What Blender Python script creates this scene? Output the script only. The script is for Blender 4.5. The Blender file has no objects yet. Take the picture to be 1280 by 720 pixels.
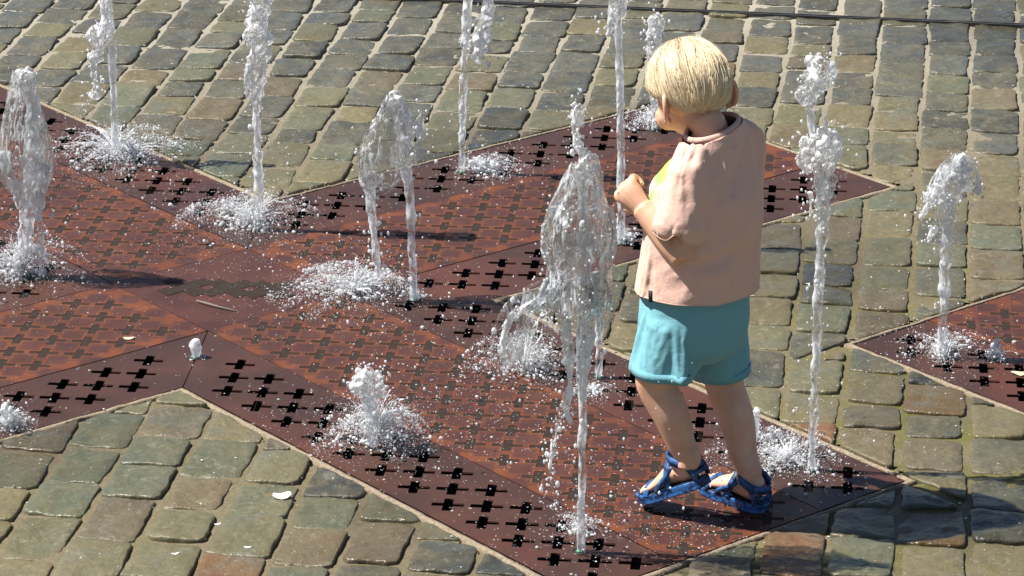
import bpy, bmesh, math, random
import numpy as np
from mathutils import Vector, Matrix, noise as mnoise

random.seed(7); rng = np.random.default_rng(11)
scene = bpy.context.scene
R = math.radians

# ------------------------------------------------------------------ camera
CAM_H = 2.6; PITCH = R(20.3075); FPX = 4125.0
cam = bpy.data.cameras.new('camera'); cam.lens = 36.0*FPX/1280.0; cam.sensor_width = 36.0
cam.clip_start = 0.05; cam.clip_end = 500
camo = bpy.data.objects.new('camera', cam); scene.collection.objects.link(camo)
camo.location = (0, 0, CAM_H); camo.rotation_euler = (math.pi/2-PITCH, 0, 0)
scene.camera = camo

# ------------------------------------------------------------------ sky, sun, exposure
SUN = Vector((-0.61, 0.07, 0.92)).normalized()          # towards the sun
world = bpy.data.worlds.new('World'); scene.world = world; world.use_nodes = True
wn = world.node_tree; wn.nodes.clear()
wo = wn.nodes.new('ShaderNodeOutputWorld'); wb = wn.nodes.new('ShaderNodeBackground')
sky = wn.nodes.new('ShaderNodeTexSky'); sky.sky_type = 'NISHITA'; sky.sun_disc = False; sky.air_density = 0.75; sky.dust_density = 0.3
sky.sun_elevation = math.asin(SUN.z); sky.sun_rotation = math.atan2(SUN.x, SUN.y)
wb.inputs[1].default_value = 0.05
wn.links.new(sky.outputs[0], wb.inputs[0]); wn.links.new(wb.outputs[0], wo.inputs[0])
sl = bpy.data.lights.new('sun', 'SUN'); sl.energy = 5.0; sl.angle = R(0.55); sl.color = (1.0, 0.955, 0.89)
so = bpy.data.objects.new('sun', sl); scene.collection.objects.link(so)
so.rotation_euler = (-SUN).to_track_quat('-Z', 'Y').to_euler(); so.location = (-6, 8, 9)
scene.view_settings.view_transform = 'Standard'; scene.view_settings.look = 'None'
scene.view_settings.exposure = 0.92; scene.view_settings.gamma = 1.0
scene.view_settings.use_curve_mapping = False
scene.render.engine = 'CYCLES'
cy = scene.cycles
cy.use_denoising = True; cy.max_bounces = 12; cy.transmission_bounces = 10; cy.glossy_bounces = 4
cy.diffuse_bounces = 3; cy.transparent_max_bounces = 8; cy.sample_clamp_indirect = 4.0
cy.caustics_reflective = False; cy.caustics_refractive = False

# ------------------------------------------------------------------ projective helpers (true 3-D points)
_c, _s = math.cos(PITCH), math.sin(PITCH)
def W(px, py, y):
    X = px-640; Y = 360-py
    d = np.array([X, Y*_s+FPX*_c, Y*_c-FPX*_s]); t = y/d[1]
    return np.array([d[0]*t, y, CAM_H+d[2]*t])
def G(px, py, z=0.0):
    X = px-640; Y = 360-py
    d = np.array([X, Y*_s+FPX*_c, Y*_c-FPX*_s]); t = (z-CAM_H)/d[2]
    return np.array([d[0]*t, d[1]*t, z])
def mpp(p):                                           # metres per photo pixel at a point
    return (p[1]*_c+(CAM_H-p[2])*_s)/FPX

# ------------------------------------------------------------------ object helpers
COL = scene.collection
def tag(o, label=None, cat=None, group=None, kind=None):
    if label: o['label'] = label
    if cat: o['category'] = cat
    if group: o['group'] = group
    if kind: o['kind'] = kind
    return o
def empty(name, loc, label, cat, group=None):
    o = bpy.data.objects.new(name, None); o.empty_display_size = 0.05; COL.objects.link(o); o.location = loc
    return tag(o, label, cat, group)
def link(name, me, mat, parent=None, smooth=True, loc=None):
    o = bpy.data.objects.new(name, me); COL.objects.link(o)
    if mat is not None:
        me.materials.clear(); me.materials.append(mat)
    if smooth and len(me.polygons): me.polygons.foreach_set('use_smooth', [True]*len(me.polygons))
    if parent is not None:
        o.parent = parent; o.matrix_parent_inverse = parent_matrix(parent).inverted()
    if loc is not None: o.location = loc
    return o
def parent_matrix(p):
    m = Matrix.LocRotScale(p.location, p.rotation_euler, p.scale)
    if p.parent: m = parent_matrix(p.parent) @ p.matrix_parent_inverse @ m
    return m
def recentre(o, c):
    """give a mesh object (world-space vertices) its origin at c"""
    o.data.transform(Matrix.Translation(-Vector(c))); o.location = c
    return o
class Soup:
    def __init__(s): s.v = []; s.f = []; s.n = 0
    def add(s, v, f):
        v = np.asarray(v, float); s.v.append(v); s.f.append([[i+s.n for i in q] for q in f]); s.n += len(v)
    def mesh(s, name='m'):
        me = bpy.data.meshes.new(name)
        if s.n:
            me.from_pydata(np.concatenate(s.v).tolist(), [], [q for f in s.f for q in f])
        me.update(); return me
def remesh(me, voxel, smooth=4, fac=0.5):
    o = bpy.data.objects.new('tmp', me); COL.objects.link(o)
    m = o.modifiers.new('r', 'REMESH'); m.mode = 'VOXEL'; m.voxel_size = voxel
    if smooth:
        k = o.modifiers.new('s', 'SMOOTH'); k.factor = fac; k.iterations = smooth
    dg = bpy.context.evaluated_depsgraph_get(); dg.update()
    out = bpy.data.meshes.new_from_object(o.evaluated_get(dg))
    bpy.data.objects.remove(o); return out
def getco(me):
    a = np.empty(len(me.vertices)*3); me.vertices.foreach_get('co', a); return a.reshape(-1, 3)
def setco(me, a): me.vertices.foreach_set('co', a.ravel()); me.update()
def getno(me):
    a = np.empty(len(me.vertices)*3); me.vertices.foreach_get('normal', a); return a.reshape(-1, 3)
def ico(sub):
    bm = bmesh.new(); bmesh.ops.create_icosphere(bm, subdivisions=sub, radius=1.0)
    bm.verts.ensure_lookup_table()
    v = np.array([x.co[:] for x in bm.verts]); f = [[q.index for q in p.verts] for p in bm.faces]; bm.free()
    return v, f
ICO = {k: ico(k) for k in (1, 2, 3)}
def ball(S, c, r, sub=2, rot=None):
    v, f = ICO[sub]; r = np.broadcast_to(np.asarray(r, float), (3,))
    v = v*r
    if rot is not None: v = v @ np.asarray(rot).T
    S.add(v+np.asarray(c), f)
def many_balls(name, C, Rr, sub=1, squash=None, jitter=0.25):
    """one mesh out of many small lumpy drops (fast, numpy only)"""
    v, f = ICO[sub]; f = np.array(f); n = len(C); C = np.asarray(C); Rr = np.asarray(Rr).reshape(-1, 1, 1)
    V = np.repeat(v[None], n, 0)*(1+rng.uniform(-jitter, jitter, (n, len(v), 1)))*Rr
    if squash is not None: V = V*np.asarray(squash).reshape(n, 1, 3)
    V = (V+C[:, None, :]).reshape(-1, 3)
    F = (f[None]+(np.arange(n)*len(v))[:, None, None]).reshape(-1, 3)
    me = bpy.data.meshes.new(name)
    me.vertices.add(len(V)); me.vertices.foreach_set('co', V.ravel())
    me.loops.add(F.size); me.loops.foreach_set('vertex_index', F.ravel())
    me.polygons.add(len(F)); me.polygons.foreach_set('loop_start', np.arange(0, F.size, 3)); me.polygons.foreach_set('loop_total', np.full(len(F), 3))
    me.update(calc_edges=True); me.validate(); return me
def catmull(P, n):
    P = np.asarray(P, float); Q = np.vstack([2*P[0]-P[1], P, 2*P[-1]-P[-2]]); out = []
    for i in range(len(P)-1):
        a, b, c, d = Q[i:i+4]
        for t in np.linspace(0, 1, n, endpoint=False):
            out.append(.5*((2*b)+(-a+c)*t+(2*a-5*b+4*c-d)*t*t+(-a+3*b-3*c+d)*t**3))
    out.append(P[-1]); return np.array(out)
def tube(S, pts, n=14, sub=5, up=(0, 0, 1), flat=None, caps=True, lump=None):
    """pts rows: x,y,z,r  (or x,y,z,ra,rb with 'up' the rb direction)"""
    P = np.asarray(pts, float)
    if P.shape[1] == 4: P = np.hstack([P, P[:, 3:4]])
    P = catmull(P, sub) if len(P) > 1 else P
    T = np.gradient(P[:, :3], axis=0); T /= np.linalg.norm(T, axis=1, keepdims=True)+1e-12
    up = np.asarray(up, float); V = []; F = []
    a0 = None
    for i, (p, t) in enumerate(zip(P, T)):
        if a0 is None:
            a = np.cross(up, t)
            if np.linalg.norm(a) < .2: a = np.cross((1, 0, 0), t) if abs(t[0]) < .8 else np.cross((0, 1, 0), t)
        else: a = a0-t*(a0@t)
        a /= np.linalg.norm(a); a0 = a; b = np.cross(t, a)
        for k in range(n):
            w = 2*math.pi*k/n
            rr = 1.0 if lump is None else lump(i, w)
            V.append(p[:3]+a*math.cos(w)*p[3]*rr+b*math.sin(w)*p[4]*rr)
    m = len(P)
    for i in range(m-1):
        for k in range(n):
            F.append([i*n+k, i*n+(k+1) % n, (i+1)*n+(k+1) % n, (i+1)*n+k])
    if caps:
        V.append(P[0, :3]-T[0]*P[0, 3]*.5); V.append(P[-1, :3]+T[-1]*P[-1, 3]*.5); c0, c1 = m*n, m*n+1
        for k in range(n):
            F.append([c0, (k+1) % n, k]); F.append([c1, (m-1)*n+k, (m-1)*n+(k+1) % n])
    S.add(V, F)
def rings(S, R_, close0=True, close1=True):
    n = len(R_[0]); V = [p for r in R_ for p in r]; F = []
    for i in range(len(R_)-1):
        for k in range(n): F.append([i*n+k, i*n+(k+1) % n, (i+1)*n+(k+1) % n, (i+1)*n+k])
    if close0:
        V.append(np.mean(R_[0], axis=0)); F += [[len(V)-1, (k+1) % n, k] for k in range(n)]
    if close1:
        V.append(np.mean(R_[-1], axis=0)); b = (len(R_)-1)*n; F += [[len(V)-1, b+k, b+(k+1) % n] for k in range(n)]
    S.add(V, F)

# ------------------------------------------------------------------ material helpers
class NT:
    def __init__(s, name):
        s.m = bpy.data.materials.new(name); s.m.use_nodes = True; s.t = s.m.node_tree; s.t.nodes.clear()
        s.out = s.t.nodes.new('ShaderNodeOutputMaterial'); s.b = s.t.nodes.new('ShaderNodeBsdfPrincipled')
        s.t.links.new(s.b.outputs[0], s.out.inputs[0])
    def n(s, kind, **kw):
        o = s.t.nodes.new(kind)
        for k, v in kw.items():
            if k.startswith('i_'): o.inputs[int(k[2:])].default_value = v
            else: setattr(o, k, v)
        return o
    def l(s, a, b): s.t.links.new(a, b)
    def val(s, x, sock):
        if hasattr(x, 'is_linked') or isinstance(x, bpy.types.NodeSocket): s.l(x, sock)
        else: sock.default_value = x
    def math(s, op, a, b=0.0, c=None):
        o = s.n('ShaderNodeMath', operation=op); s.val(a, o.inputs[0]); s.val(b, o.inputs[1])
        if c is not None: s.val(c, o.inputs[2])
        return o.outputs[0]
    def mix(s, f, a, b, mode='MIX'):
        o = s.n('ShaderNodeMix', data_type='RGBA', blend_type=mode)
        s.val(f, o.inputs[0])
        for v, i in ((a, 6), (b, 7)):
            if isinstance(v, tuple): o.inputs[i].default_value = (*v[:3], 1)
            else: s.l(v, o.inputs[i])
        return o.outputs[2]
    def noise(s, scale, detail=4, rough=.55, co=None, dist=0.0):
        o = s.n('ShaderNodeTexNoise'); o.inputs['Scale'].default_value = scale; o.inputs['Detail'].default_value = detail
        o.inputs['Roughness'].default_value = rough; o.inputs['Distortion'].default_value = dist
        if co is not None: s.l(co, o.inputs['Vector'])
        return o.outputs[0]
    def ramp(s, x, a, b, lo=0.0, hi=1.0):
        o = s.n('ShaderNodeMapRange'); s.l(x, o.inputs[0])
        for i, v in zip((1, 2, 3, 4), (a, b, lo, hi)): o.inputs[i].default_value = v
        o.clamp = True; return o.outputs[0]
    def pos(s): return s.n('ShaderNodeNewGeometry').outputs['Position']
    def objco(s): return s.n('ShaderNodeTexCoord').outputs['Object']
    def attr(s, name, out='Color'): return s.n('ShaderNodeAttribute', attribute_name=name).outputs[out]
    def bump(s, h, dist=.002, strength=1.0):
        o = s.n('ShaderNodeBump'); o.inputs['Strength'].default_value = strength; o.inputs['Distance'].default_value = dist
        s.l(h, o.inputs['Height']); s.l(o.outputs[0], s.b.inputs['Normal']); return o
    def set(s, **kw):
        for k, v in kw.items():
            sock = s.b.inputs[k.replace('_', ' ')]
            if isinstance(v, tuple) and len(v) == 3 and sock.type == 'RGBA': v = (*v, 1)
            s.val(v, sock)
        return s

def mat_stone():
    t = NT('sett_stone'); p = t.pos(); a = t.attr('stone')
    n1 = t.noise(14, 5, .6, p, .6); n2 = t.noise(70, 6, .65, p); n3 = t.noise(5.5, 3, .5, p, 1.2)
    c = t.mix(t.ramp(n1, .36, .66, 0, .55), a, (.17, .14, .075))
    c = t.mix(t.ramp(n3, .52, .7, 0, .4), c, (.13, .145, .115))
    c = t.mix(t.ramp(n2, .3, .75, .0, .55), c, t.mix(1.0, c, (.45, .45, .45), 'MULTIPLY'))
    vein = t.ramp(t.noise(26, 3, .5, p, 2.5), .60, .66, 0, .22)
    c = t.mix(vein, c, (.30, .29, .22))
    wet = t.noise(3.2, 3, .5, p)
    wa = t.attr('wet', 'Fac'); c = t.mix(wa, c, t.mix(1.0, c, (.62, .63, .64), 'MULTIPLY'))  # wet stone darkens; right of the boy this also deepens his shadow
    t.set(Base_Color=c, Roughness=t.math('MULTIPLY', t.ramp(wet, .35, .65, .24, .58), t.math('SUBTRACT', 1.0, t.math('MULTIPLY', wa, .65)))); t.b.inputs['Specular IOR Level'].default_value = .45
    h = t.math('ADD', t.math('MULTIPLY', n2, .5), t.math('MULTIPLY', n1, 1.4))
    t.bump(h, .0060, .9); return t.m
def mat_mortar():
    t = NT('mortar'); p = t.pos()
    n1 = t.noise(160, 6, .7, p); n2 = t.noise(12, 4, .6, p); n3 = t.noise(2.6, 3, .5, p, .4)
    sx = t.n('ShaderNodeSeparateXYZ'); t.l(p, sx.inputs[0])
    c = t.mix(t.ramp(n1, .3, .7), (.085, .069, .040), (.215, .18, .115))
    c = t.mix(t.ramp(n2, .4, .65, 0, .5), c, (.17, .135, .08))
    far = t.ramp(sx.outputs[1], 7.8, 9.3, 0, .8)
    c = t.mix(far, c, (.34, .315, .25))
    near = t.math('MULTIPLY', t.ramp(sx.outputs[0], .25, .75, .25, 1.0), t.ramp(sx.outputs[1], 7.6, 6.6, 0.0, 1.0))
    moss = t.math('MULTIPLY', t.ramp(t.noise(9, 4, .6, p, .5), .42, .58), near)
    c = t.mix(t.math('MULTIPLY', moss, .8), c, (.12, .115, .02))
    wa = t.attr('wet', 'Fac'); c = t.mix(wa, c, t.mix(1.0, c, (.65, .64, .62), 'MULTIPLY'))  # same darkening on the sand, damp plus extra shade right of the boy
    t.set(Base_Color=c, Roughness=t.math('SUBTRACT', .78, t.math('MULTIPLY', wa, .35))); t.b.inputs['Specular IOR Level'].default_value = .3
    t.bump(t.math('ADD', t.math('MULTIPLY', n1, .6), n2), .006, .9); return t.m
def plus_mask(t, co):
    """distance-like value: <0 inside a cross of the lattice, in metres (object space)"""
    mp = t.n('ShaderNodeMapping'); mp.inputs['Rotation'].default_value = (0, 0, -math.pi/4); t.l(co, mp.inputs[0])
    s = t.n('ShaderNodeSeparateXYZ'); t.l(mp.outputs[0], s.inputs[0])
    ax = []
    for k in (0, 1):
        q = t.math('DIVIDE', s.outputs[k], LAT)
        q = t.math('SUBTRACT', t.math('FRACT', t.math('ADD', q, 0.5)), .5)
        ax.append(t.math('MULTIPLY', t.math('ABSOLUTE', q), LAT))
    h = t.math('MAXIMUM', t.math('SUBTRACT', ax[0], PL_H), t.math('SUBTRACT', ax[1], PL_T))
    v = t.math('MAXIMUM', t.math('SUBTRACT', ax[0], PL_W), t.math('SUBTRACT', ax[1], PL_V))
    return t.math('MINIMUM', h, v)
def mat_rust():
    t = NT('rusted_steel'); p = t.pos(); d = plus_mask(t, t.objco())
    n1 = t.noise(7, 5, .6, p, .5); n2 = t.noise(90, 5, .7, p); n3 = t.noise(30, 4, .6, p)
    base = t.mix(t.ramp(n2, .35, .7), (.045, .018, .0135), (.066, .026, .0175))
    base = t.mix(t.ramp(n1, .4, .65, 0, .6), base, (.085, .030, .024))
    dd = t.math('ADD', d, t.math('MULTIPLY', t.math('SUBTRACT', n3, .5), .016))
    halo = t.ramp(dd, .0015, .0095, 1, 0)
    halo = t.math('MULTIPLY', halo, t.attr('near', 'Fac'))
    c = t.mix(t.math('MULTIPLY', halo, t.ramp(n1, .3, .6, .55, 1.0)), base, (.14, .042, .015))
    c = t.mix(t.ramp(t.noise(16, 6, .7, p, 1.0), .50, .68, 0, .3), c, (.12, .036, .014))
    c = t.mix(t.ramp(t.noise(3.2, 4, .6, p, .8), .48, .62, 0, .2), c, (.035, .016, .012))
    c = t.mix(t.ramp(n2, .55, .75, 0, .5), c, (.05, .022, .017))
    t.set(Base_Color=c, Roughness=t.ramp(n1, .35, .65, .38, .62), Metallic=0.0); t.b.inputs['Specular IOR Level'].default_value = .3
    t.bump(n2, .0012, .7); return t.m
def mat_dark_plate():
    t = NT('dark_steel'); p = t.pos()
    n1 = t.noise(5, 5, .6, p, .6); n2 = t.noise(120, 4, .7, p); n3 = t.noise(2.2, 3, .6, p)
    c = t.mix(t.ramp(n1, .35, .7), (.042, .021, .015), (.070, .030, .020))
    c = t.mix(t.ramp(n3, .52, .68, 0, .7), c, (.10, .034, .020))
    c = t.mix(t.ramp(n2, .5, .75, 0, .35), c, (.03, .018, .016))
    t.set(Base_Color=c, Roughness=t.ramp(n1, .3, .7, .30, .5)); t.bump(n2, .0008, .6); t.b.inputs['Specular IOR Level'].default_value = .3; return t.m
def mat_plain(name, col, rough=.6, var=.25, scale=40, bump=0.0, **kw):
    t = NT(name); p = t.pos(); n = t.noise(scale, 4, .6, p)
    c = t.mix(t.ramp(n, .3, .7), tuple(x*(1-var) for x in col), tuple(min(1, x*(1+var)) for x in col))
    t.set(Base_Color=c, Roughness=rough, **kw)
    if bump: t.bump(n, bump, .8)
    return t.m
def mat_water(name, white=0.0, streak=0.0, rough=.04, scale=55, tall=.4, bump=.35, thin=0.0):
    """clear water: white streaks and patches stand for bubbles and painted sun glints"""
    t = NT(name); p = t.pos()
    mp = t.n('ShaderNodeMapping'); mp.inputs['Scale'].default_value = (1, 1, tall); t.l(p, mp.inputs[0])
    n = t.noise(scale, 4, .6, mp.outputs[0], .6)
    w = t.ramp(n, .46, .56, white, white+streak)  # white share paints in both air bubbles and sun glints
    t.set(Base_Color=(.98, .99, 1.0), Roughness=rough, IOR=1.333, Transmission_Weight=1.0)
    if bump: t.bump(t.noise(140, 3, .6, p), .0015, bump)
    tr = t.n('ShaderNodeBsdfTransparent'); m1 = t.n('ShaderNodeMixShader'); m1.inputs[0].default_value = thin      # plain transparency added so sunlight passes through the water
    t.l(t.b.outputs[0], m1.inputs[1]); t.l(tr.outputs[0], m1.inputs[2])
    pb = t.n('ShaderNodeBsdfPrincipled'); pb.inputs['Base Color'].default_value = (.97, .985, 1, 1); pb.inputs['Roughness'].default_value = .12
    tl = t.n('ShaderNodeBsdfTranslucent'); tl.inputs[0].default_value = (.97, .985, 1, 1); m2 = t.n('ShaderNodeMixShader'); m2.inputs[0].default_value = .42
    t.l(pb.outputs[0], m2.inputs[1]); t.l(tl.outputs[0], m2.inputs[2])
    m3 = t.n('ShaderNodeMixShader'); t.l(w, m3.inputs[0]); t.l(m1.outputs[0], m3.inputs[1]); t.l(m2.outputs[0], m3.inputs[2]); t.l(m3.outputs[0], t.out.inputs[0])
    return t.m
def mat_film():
    """a film of water: clear, with white filaments for air and painted highlights"""
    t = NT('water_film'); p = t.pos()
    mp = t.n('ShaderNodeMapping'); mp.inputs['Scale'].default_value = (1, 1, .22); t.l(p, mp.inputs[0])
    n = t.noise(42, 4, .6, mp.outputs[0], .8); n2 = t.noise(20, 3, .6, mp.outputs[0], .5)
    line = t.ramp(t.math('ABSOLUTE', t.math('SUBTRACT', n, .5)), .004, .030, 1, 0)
    w = t.math('MULTIPLY', line, t.ramp(n2, .46, .60, .03, 1.0))  # white lines paint in air filaments and glints on the film
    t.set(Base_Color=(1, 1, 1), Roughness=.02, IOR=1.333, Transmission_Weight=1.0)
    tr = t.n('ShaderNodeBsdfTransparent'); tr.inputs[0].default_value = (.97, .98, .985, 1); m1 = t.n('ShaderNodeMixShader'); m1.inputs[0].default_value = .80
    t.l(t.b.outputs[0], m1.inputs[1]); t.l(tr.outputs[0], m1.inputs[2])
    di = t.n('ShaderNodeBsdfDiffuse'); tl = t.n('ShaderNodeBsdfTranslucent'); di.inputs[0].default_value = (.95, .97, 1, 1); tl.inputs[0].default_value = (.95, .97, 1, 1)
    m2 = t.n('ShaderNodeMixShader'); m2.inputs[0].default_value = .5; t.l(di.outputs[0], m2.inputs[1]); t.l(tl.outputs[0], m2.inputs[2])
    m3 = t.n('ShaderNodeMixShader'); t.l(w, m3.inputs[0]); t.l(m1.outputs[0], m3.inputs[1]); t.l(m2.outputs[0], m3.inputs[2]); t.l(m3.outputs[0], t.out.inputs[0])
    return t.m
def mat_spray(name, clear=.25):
    """fine spray and foam: white for froth and painted sun glints, scattering both ways, with a wet gloss"""
    t = NT(name); t.set(Base_Color=(.97, .985, 1), Roughness=.08, IOR=1.333, Transmission_Weight=clear)  # white base stands for froth and for sun glints on the drops
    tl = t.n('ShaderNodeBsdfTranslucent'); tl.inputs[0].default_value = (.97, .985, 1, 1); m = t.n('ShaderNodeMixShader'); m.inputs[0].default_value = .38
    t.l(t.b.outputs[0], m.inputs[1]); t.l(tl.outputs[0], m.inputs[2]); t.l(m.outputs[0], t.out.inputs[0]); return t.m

# ------------------------------------------------------------------ ground lay-out, in the frame of the two crosses
TH = R(-50.94); D1 = np.array([math.cos(TH), math.sin(TH)]); D2 = np.array([-D1[1], D1[0]])
K = CAM_H/2.15
def uv2w(u, v): q = D1*u+D2*v; return q
def w2uv(p): return float(np.dot(p[:2], D1)), float(np.dot(p[:2], D2))
HL = .0443*K; LAT = HL*math.sqrt(2)
PL_H, PL_T, PL_W, PL_V = .0318, .0072, .0092, .0285   # half sizes of a cross cut-out
V0, V1, V2, V3 = 2.905*K, 3.092*K, 3.401*K, 3.590*K    # band along D1: dark, rust, dark
U0, U1, U2, U3 = -5.206*K, -5.005*K, -4.685*K, -4.487*K
UA0, UA1 = -6.30*K, -3.411*K
VB0, VB1 = 1.86*K, 4.640*K
X0, Y0, Y1, Y2, Y3 = -3.898*K, 3.956*K, 4.145*K, 4.452*K, 4.640*K   # arm of the second cross
X1 = X0+1.0*K
def cross_poly(e=0.0):
    return [(UA0-e, V0-e), (U0-e, V0-e), (U0-e, VB0-e), (U3+e, VB0-e), (U3+e, V0-e), (UA1+e, V0-e), (UA1+e, V3+e),
            (U3+e, V3+e), (U3+e, VB1+e), (U0-e, VB1+e), (U0-e, V3+e), (UA0-e, V3+e)]
def arm_poly(e=0.0): return [(X0-e, Y0-e), (X1+e, Y0-e), (X1+e, Y3+e), (X0-e, Y3+e)]
BIG = 60.0
CELLS = [  # convex pieces of what is outside the first cross (u range, v range)
    (-BIG, U0, -BIG, V0), (U3, BIG, -BIG, V0), (-BIG, U0, V3, BIG), (U3, BIG, V3, BIG),
    (-BIG, UA0, V0, V3), (UA1, BIG, V0, V3), (U0, U3, -BIG, VB0), (U0, U3, VB1, BIG)]
CELLS2 = [(-BIG, X0, -BIG, BIG), (X0, BIG, -BIG, Y0), (X1, BIG, Y0, Y3), (X0, BIG, Y3, BIG)]
def clip(poly, box, g):
    u0, u1, v0, v1 = box
    for ax, lim, sg in ((0, u0+g, 1), (0, u1-g, -1), (1, v0+g, 1), (1, v1-g, -1)):
        out = []
        for i in range(len(poly)):
            a, b = poly[i-1], poly[i]; fa, fb = (a[ax]-lim)*sg, (b[ax]-lim)*sg
            if (fa < 0) != (fb < 0):
                t = fa/(fa-fb); out.append((a[0]+(b[0]-a[0])*t, a[1]+(b[1]-a[1])*t))
            if fb >= 0: out.append(b)
        poly = out
        if len(poly) < 3: return []
    return poly
def area(p): return abs(sum(p[i-1][0]*p[i][1]-p[i][0]*p[i-1][1] for i in range(len(p))))/2
def inbox(p, u0, u1, v0, v1): return u0 < p[0] < u1 and v0 < p[1] < v1
def touches(poly, kind):
    g = .02
    boxes = [(UA0, UA1, V0, V3), (U0, U3, VB0, VB1)] if kind == 0 else [(X0, X1, Y0, Y3)]
    return any(len(clip(poly, (b[0]-g, b[1]+g, b[2]-g, b[3]+g), 0)) >= 3 for b in boxes)

def curve_mesh(splines, extrude, bevel=0.0):
    cu = bpy.data.curves.new('c', 'CURVE'); cu.dimensions = '2D'; cu.fill_mode = 'BOTH'; cu.extrude = extrude
    cu.bevel_depth = bevel; cu.bevel_resolution = 0
    for sp in splines:
        s = cu.splines.new('POLY'); s.points.add(len(sp)-1); s.use_cyclic_u = True
        for pt, q in zip(s.points, sp): pt.co = (q[0], q[1], 0, 1)
    o = bpy.data.objects.new('tmpc', cu); COL.objects.link(o)
    dg = bpy.context.evaluated_depsgraph_get(); dg.update()
    me = bpy.data.meshes.new_from_object(o.evaluated_get(dg)); bpy.data.objects.remove(o); return me

M_STONE, M_MORTAR, M_RUST, M_DARK = mat_stone(), mat_mortar(), mat_rust(), mat_dark_plate()
M_PIT = mat_plain('pit_floor', (.012, .011, .010), .5)
M_INLAY = mat_plain('inlay_steel', (.026, .017, .013), .75, .4, 90, .001); M_INLAY.node_tree.nodes['Principled BSDF'].inputs['Specular IOR Level'].default_value = .2
M_EDGE = mat_plain('edge_mortar', (.23, .18, .12), .8, .35, 120, .004)

# ground: bedding sheet with openings over the fountain pit, and the pit floor
def toW(poly): return [tuple(uv2w(*q)) for q in poly]
me = curve_mesh([[(-BIG, -BIG), (BIG, -BIG), (BIG, BIG), (-BIG, BIG)], toW(cross_poly(.004)), toW(arm_poly(.004))], 0.0)
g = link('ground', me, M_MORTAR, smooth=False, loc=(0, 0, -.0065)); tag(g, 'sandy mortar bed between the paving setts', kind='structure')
S = Soup(); S.add([(-4, 2, -.16), (5, 2, -.16), (5, 12, -.16), (-4, 12, -.16)], [[0, 1, 2, 3]])
tag(link('pit_floor', S.mesh(), M_PIT, smooth=False), 'dark drained floor under the fountain plates', kind='structure')
# pit walls (vertical strips hanging under the edges)
S = Soup()
for poly in (cross_poly(.004), arm_poly(.004)):
    q = toW(poly); n = len(q)
    S.add([(x, y, -.0075) for x, y in q]+[(x, y, -.16) for x, y in q], [[i, (i+1) % n, n+(i+1) % n, n+i] for i in range(n)])
tag(link('pit_wall', S.mesh(), M_PIT, smooth=False), 'dark concrete wall of the pit under the plates', kind='structure')

# pale mortar edging round the plates: an uneven raised fillet
def edging(poly_in, width=.013):
    S = Soup(); n = len(poly_in); P = np.array(poly_in)
    A = sum(P[i-1][0]*P[i][1]-P[i][0]*P[i-1][1] for i in range(n))
    for i in range(n):
        a, b = P[i], P[(i+1) % n]; d = (b-a); L = np.linalg.norm(d); d /= L
        o = np.array([d[1], -d[0]])*(1 if A > 0 else -1)
        pa, pb = P[i-1], P[(i+2) % n]
        k = max(2, int(L/.02)); V = []; F = []
        for j in range(k+1):
            s = L*j/k; base = a+d*s
            wv = width*(1+.35*mnoise.noise(Vector((base[0]*14, base[1]*14, 1.3)))+.25*mnoise.noise(Vector((base[0]*50, base[1]*50, 4.3))))
            z = .0005+.002*mnoise.noise(Vector((base[0]*30, base[1]*30, 9)))
            prof = [(0, -.006), (.0005, z), (wv*.5, z+.001), (wv*.85, z-.001), (wv, -.0075)]
            # mitre by clamping along the edge towards its corners
            for w, zz in prof:
                e = 0.0
                if j == 0: e = -w if turn(P, i, A) else w
                if j == k: e = w if turn(P, (i+1) % n, A) else -w
                q = base+o*w+d*e; q2 = uv2w(*q); V.append((q2[0], q2[1], zz))
        for j in range(k):
            for m in range(4): F.append([j*5+m, j*5+m+1, j*5+m+6, j*5+m+5])
        S.add(V, F)
    return S.mesh()
def turn(P, i, A):
    a, b, c = P[i-1], P[i], P[(i+1) % len(P)]
    cr = (b[0]-a[0])*(c[1]-b[1])-(b[1]-a[1])*(c[0]-b[0])
    return (cr > 0) == (A > 0)       # convex corner
tag(link('path_edging', edging(cross_poly(.0035)), M_EDGE), 'pale mortar fillet round the big cross of plates', kind='structure')
tag(link('path_edging', edging(arm_poly(.0035)), M_EDGE), 'pale mortar fillet round the plates at the right edge', kind='structure')

# ------------------------------------------------------------------ paving setts
def srgb(r, g_, b): return tuple(((c/255+.055)/1.055)**2.4 if c > 10 else c/3294 for c in (r, g_, b))
PAL = [((104, 100, 70), 20), ((94, 97, 72), 22), ((114, 104, 70), 16), ((86, 84, 66), 12), ((106, 92, 66), 7),
       ((64, 66, 58), 9), ((122, 94, 52), 3.5), ((118, 80, 45), 1.5), ((98, 88, 66), 6)]
PALC = [tuple(0.9*x+.10*sum(srgb(*c))/3 for x in srgb(*c)) for c, w in PAL]; PALW = np.array([w for c, w in PAL]); PALW = PALW/PALW.sum()
WET_SHADE_SPOTS = [(*G(x, y)[:2], r) for x, y, r in ((150, 190, .22), (322, 280, .16), (600, 170, .2), (1020, 330, .22), (1180, 470, .2), (1150, 648, .17), (1235, 650, .12), (815, 150, .16), (660, 360, .2), (20, 560, .16), (480, 640, .15), (1250, 30, .3))]  # damp spots; the two right of the boy also darken his cast shadow
def wet_shade(c):
    v = sum(math.exp(-((c[0]-x)**2+((c[1]-y)*.8)**2)/r**2) for x, y, r in WET_SHADE_SPOTS)+.35*mnoise.noise(Vector((c[0]*2.2, c[1]*2.2, 8)))
    return max(0.0, min(1.0, v))
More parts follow.
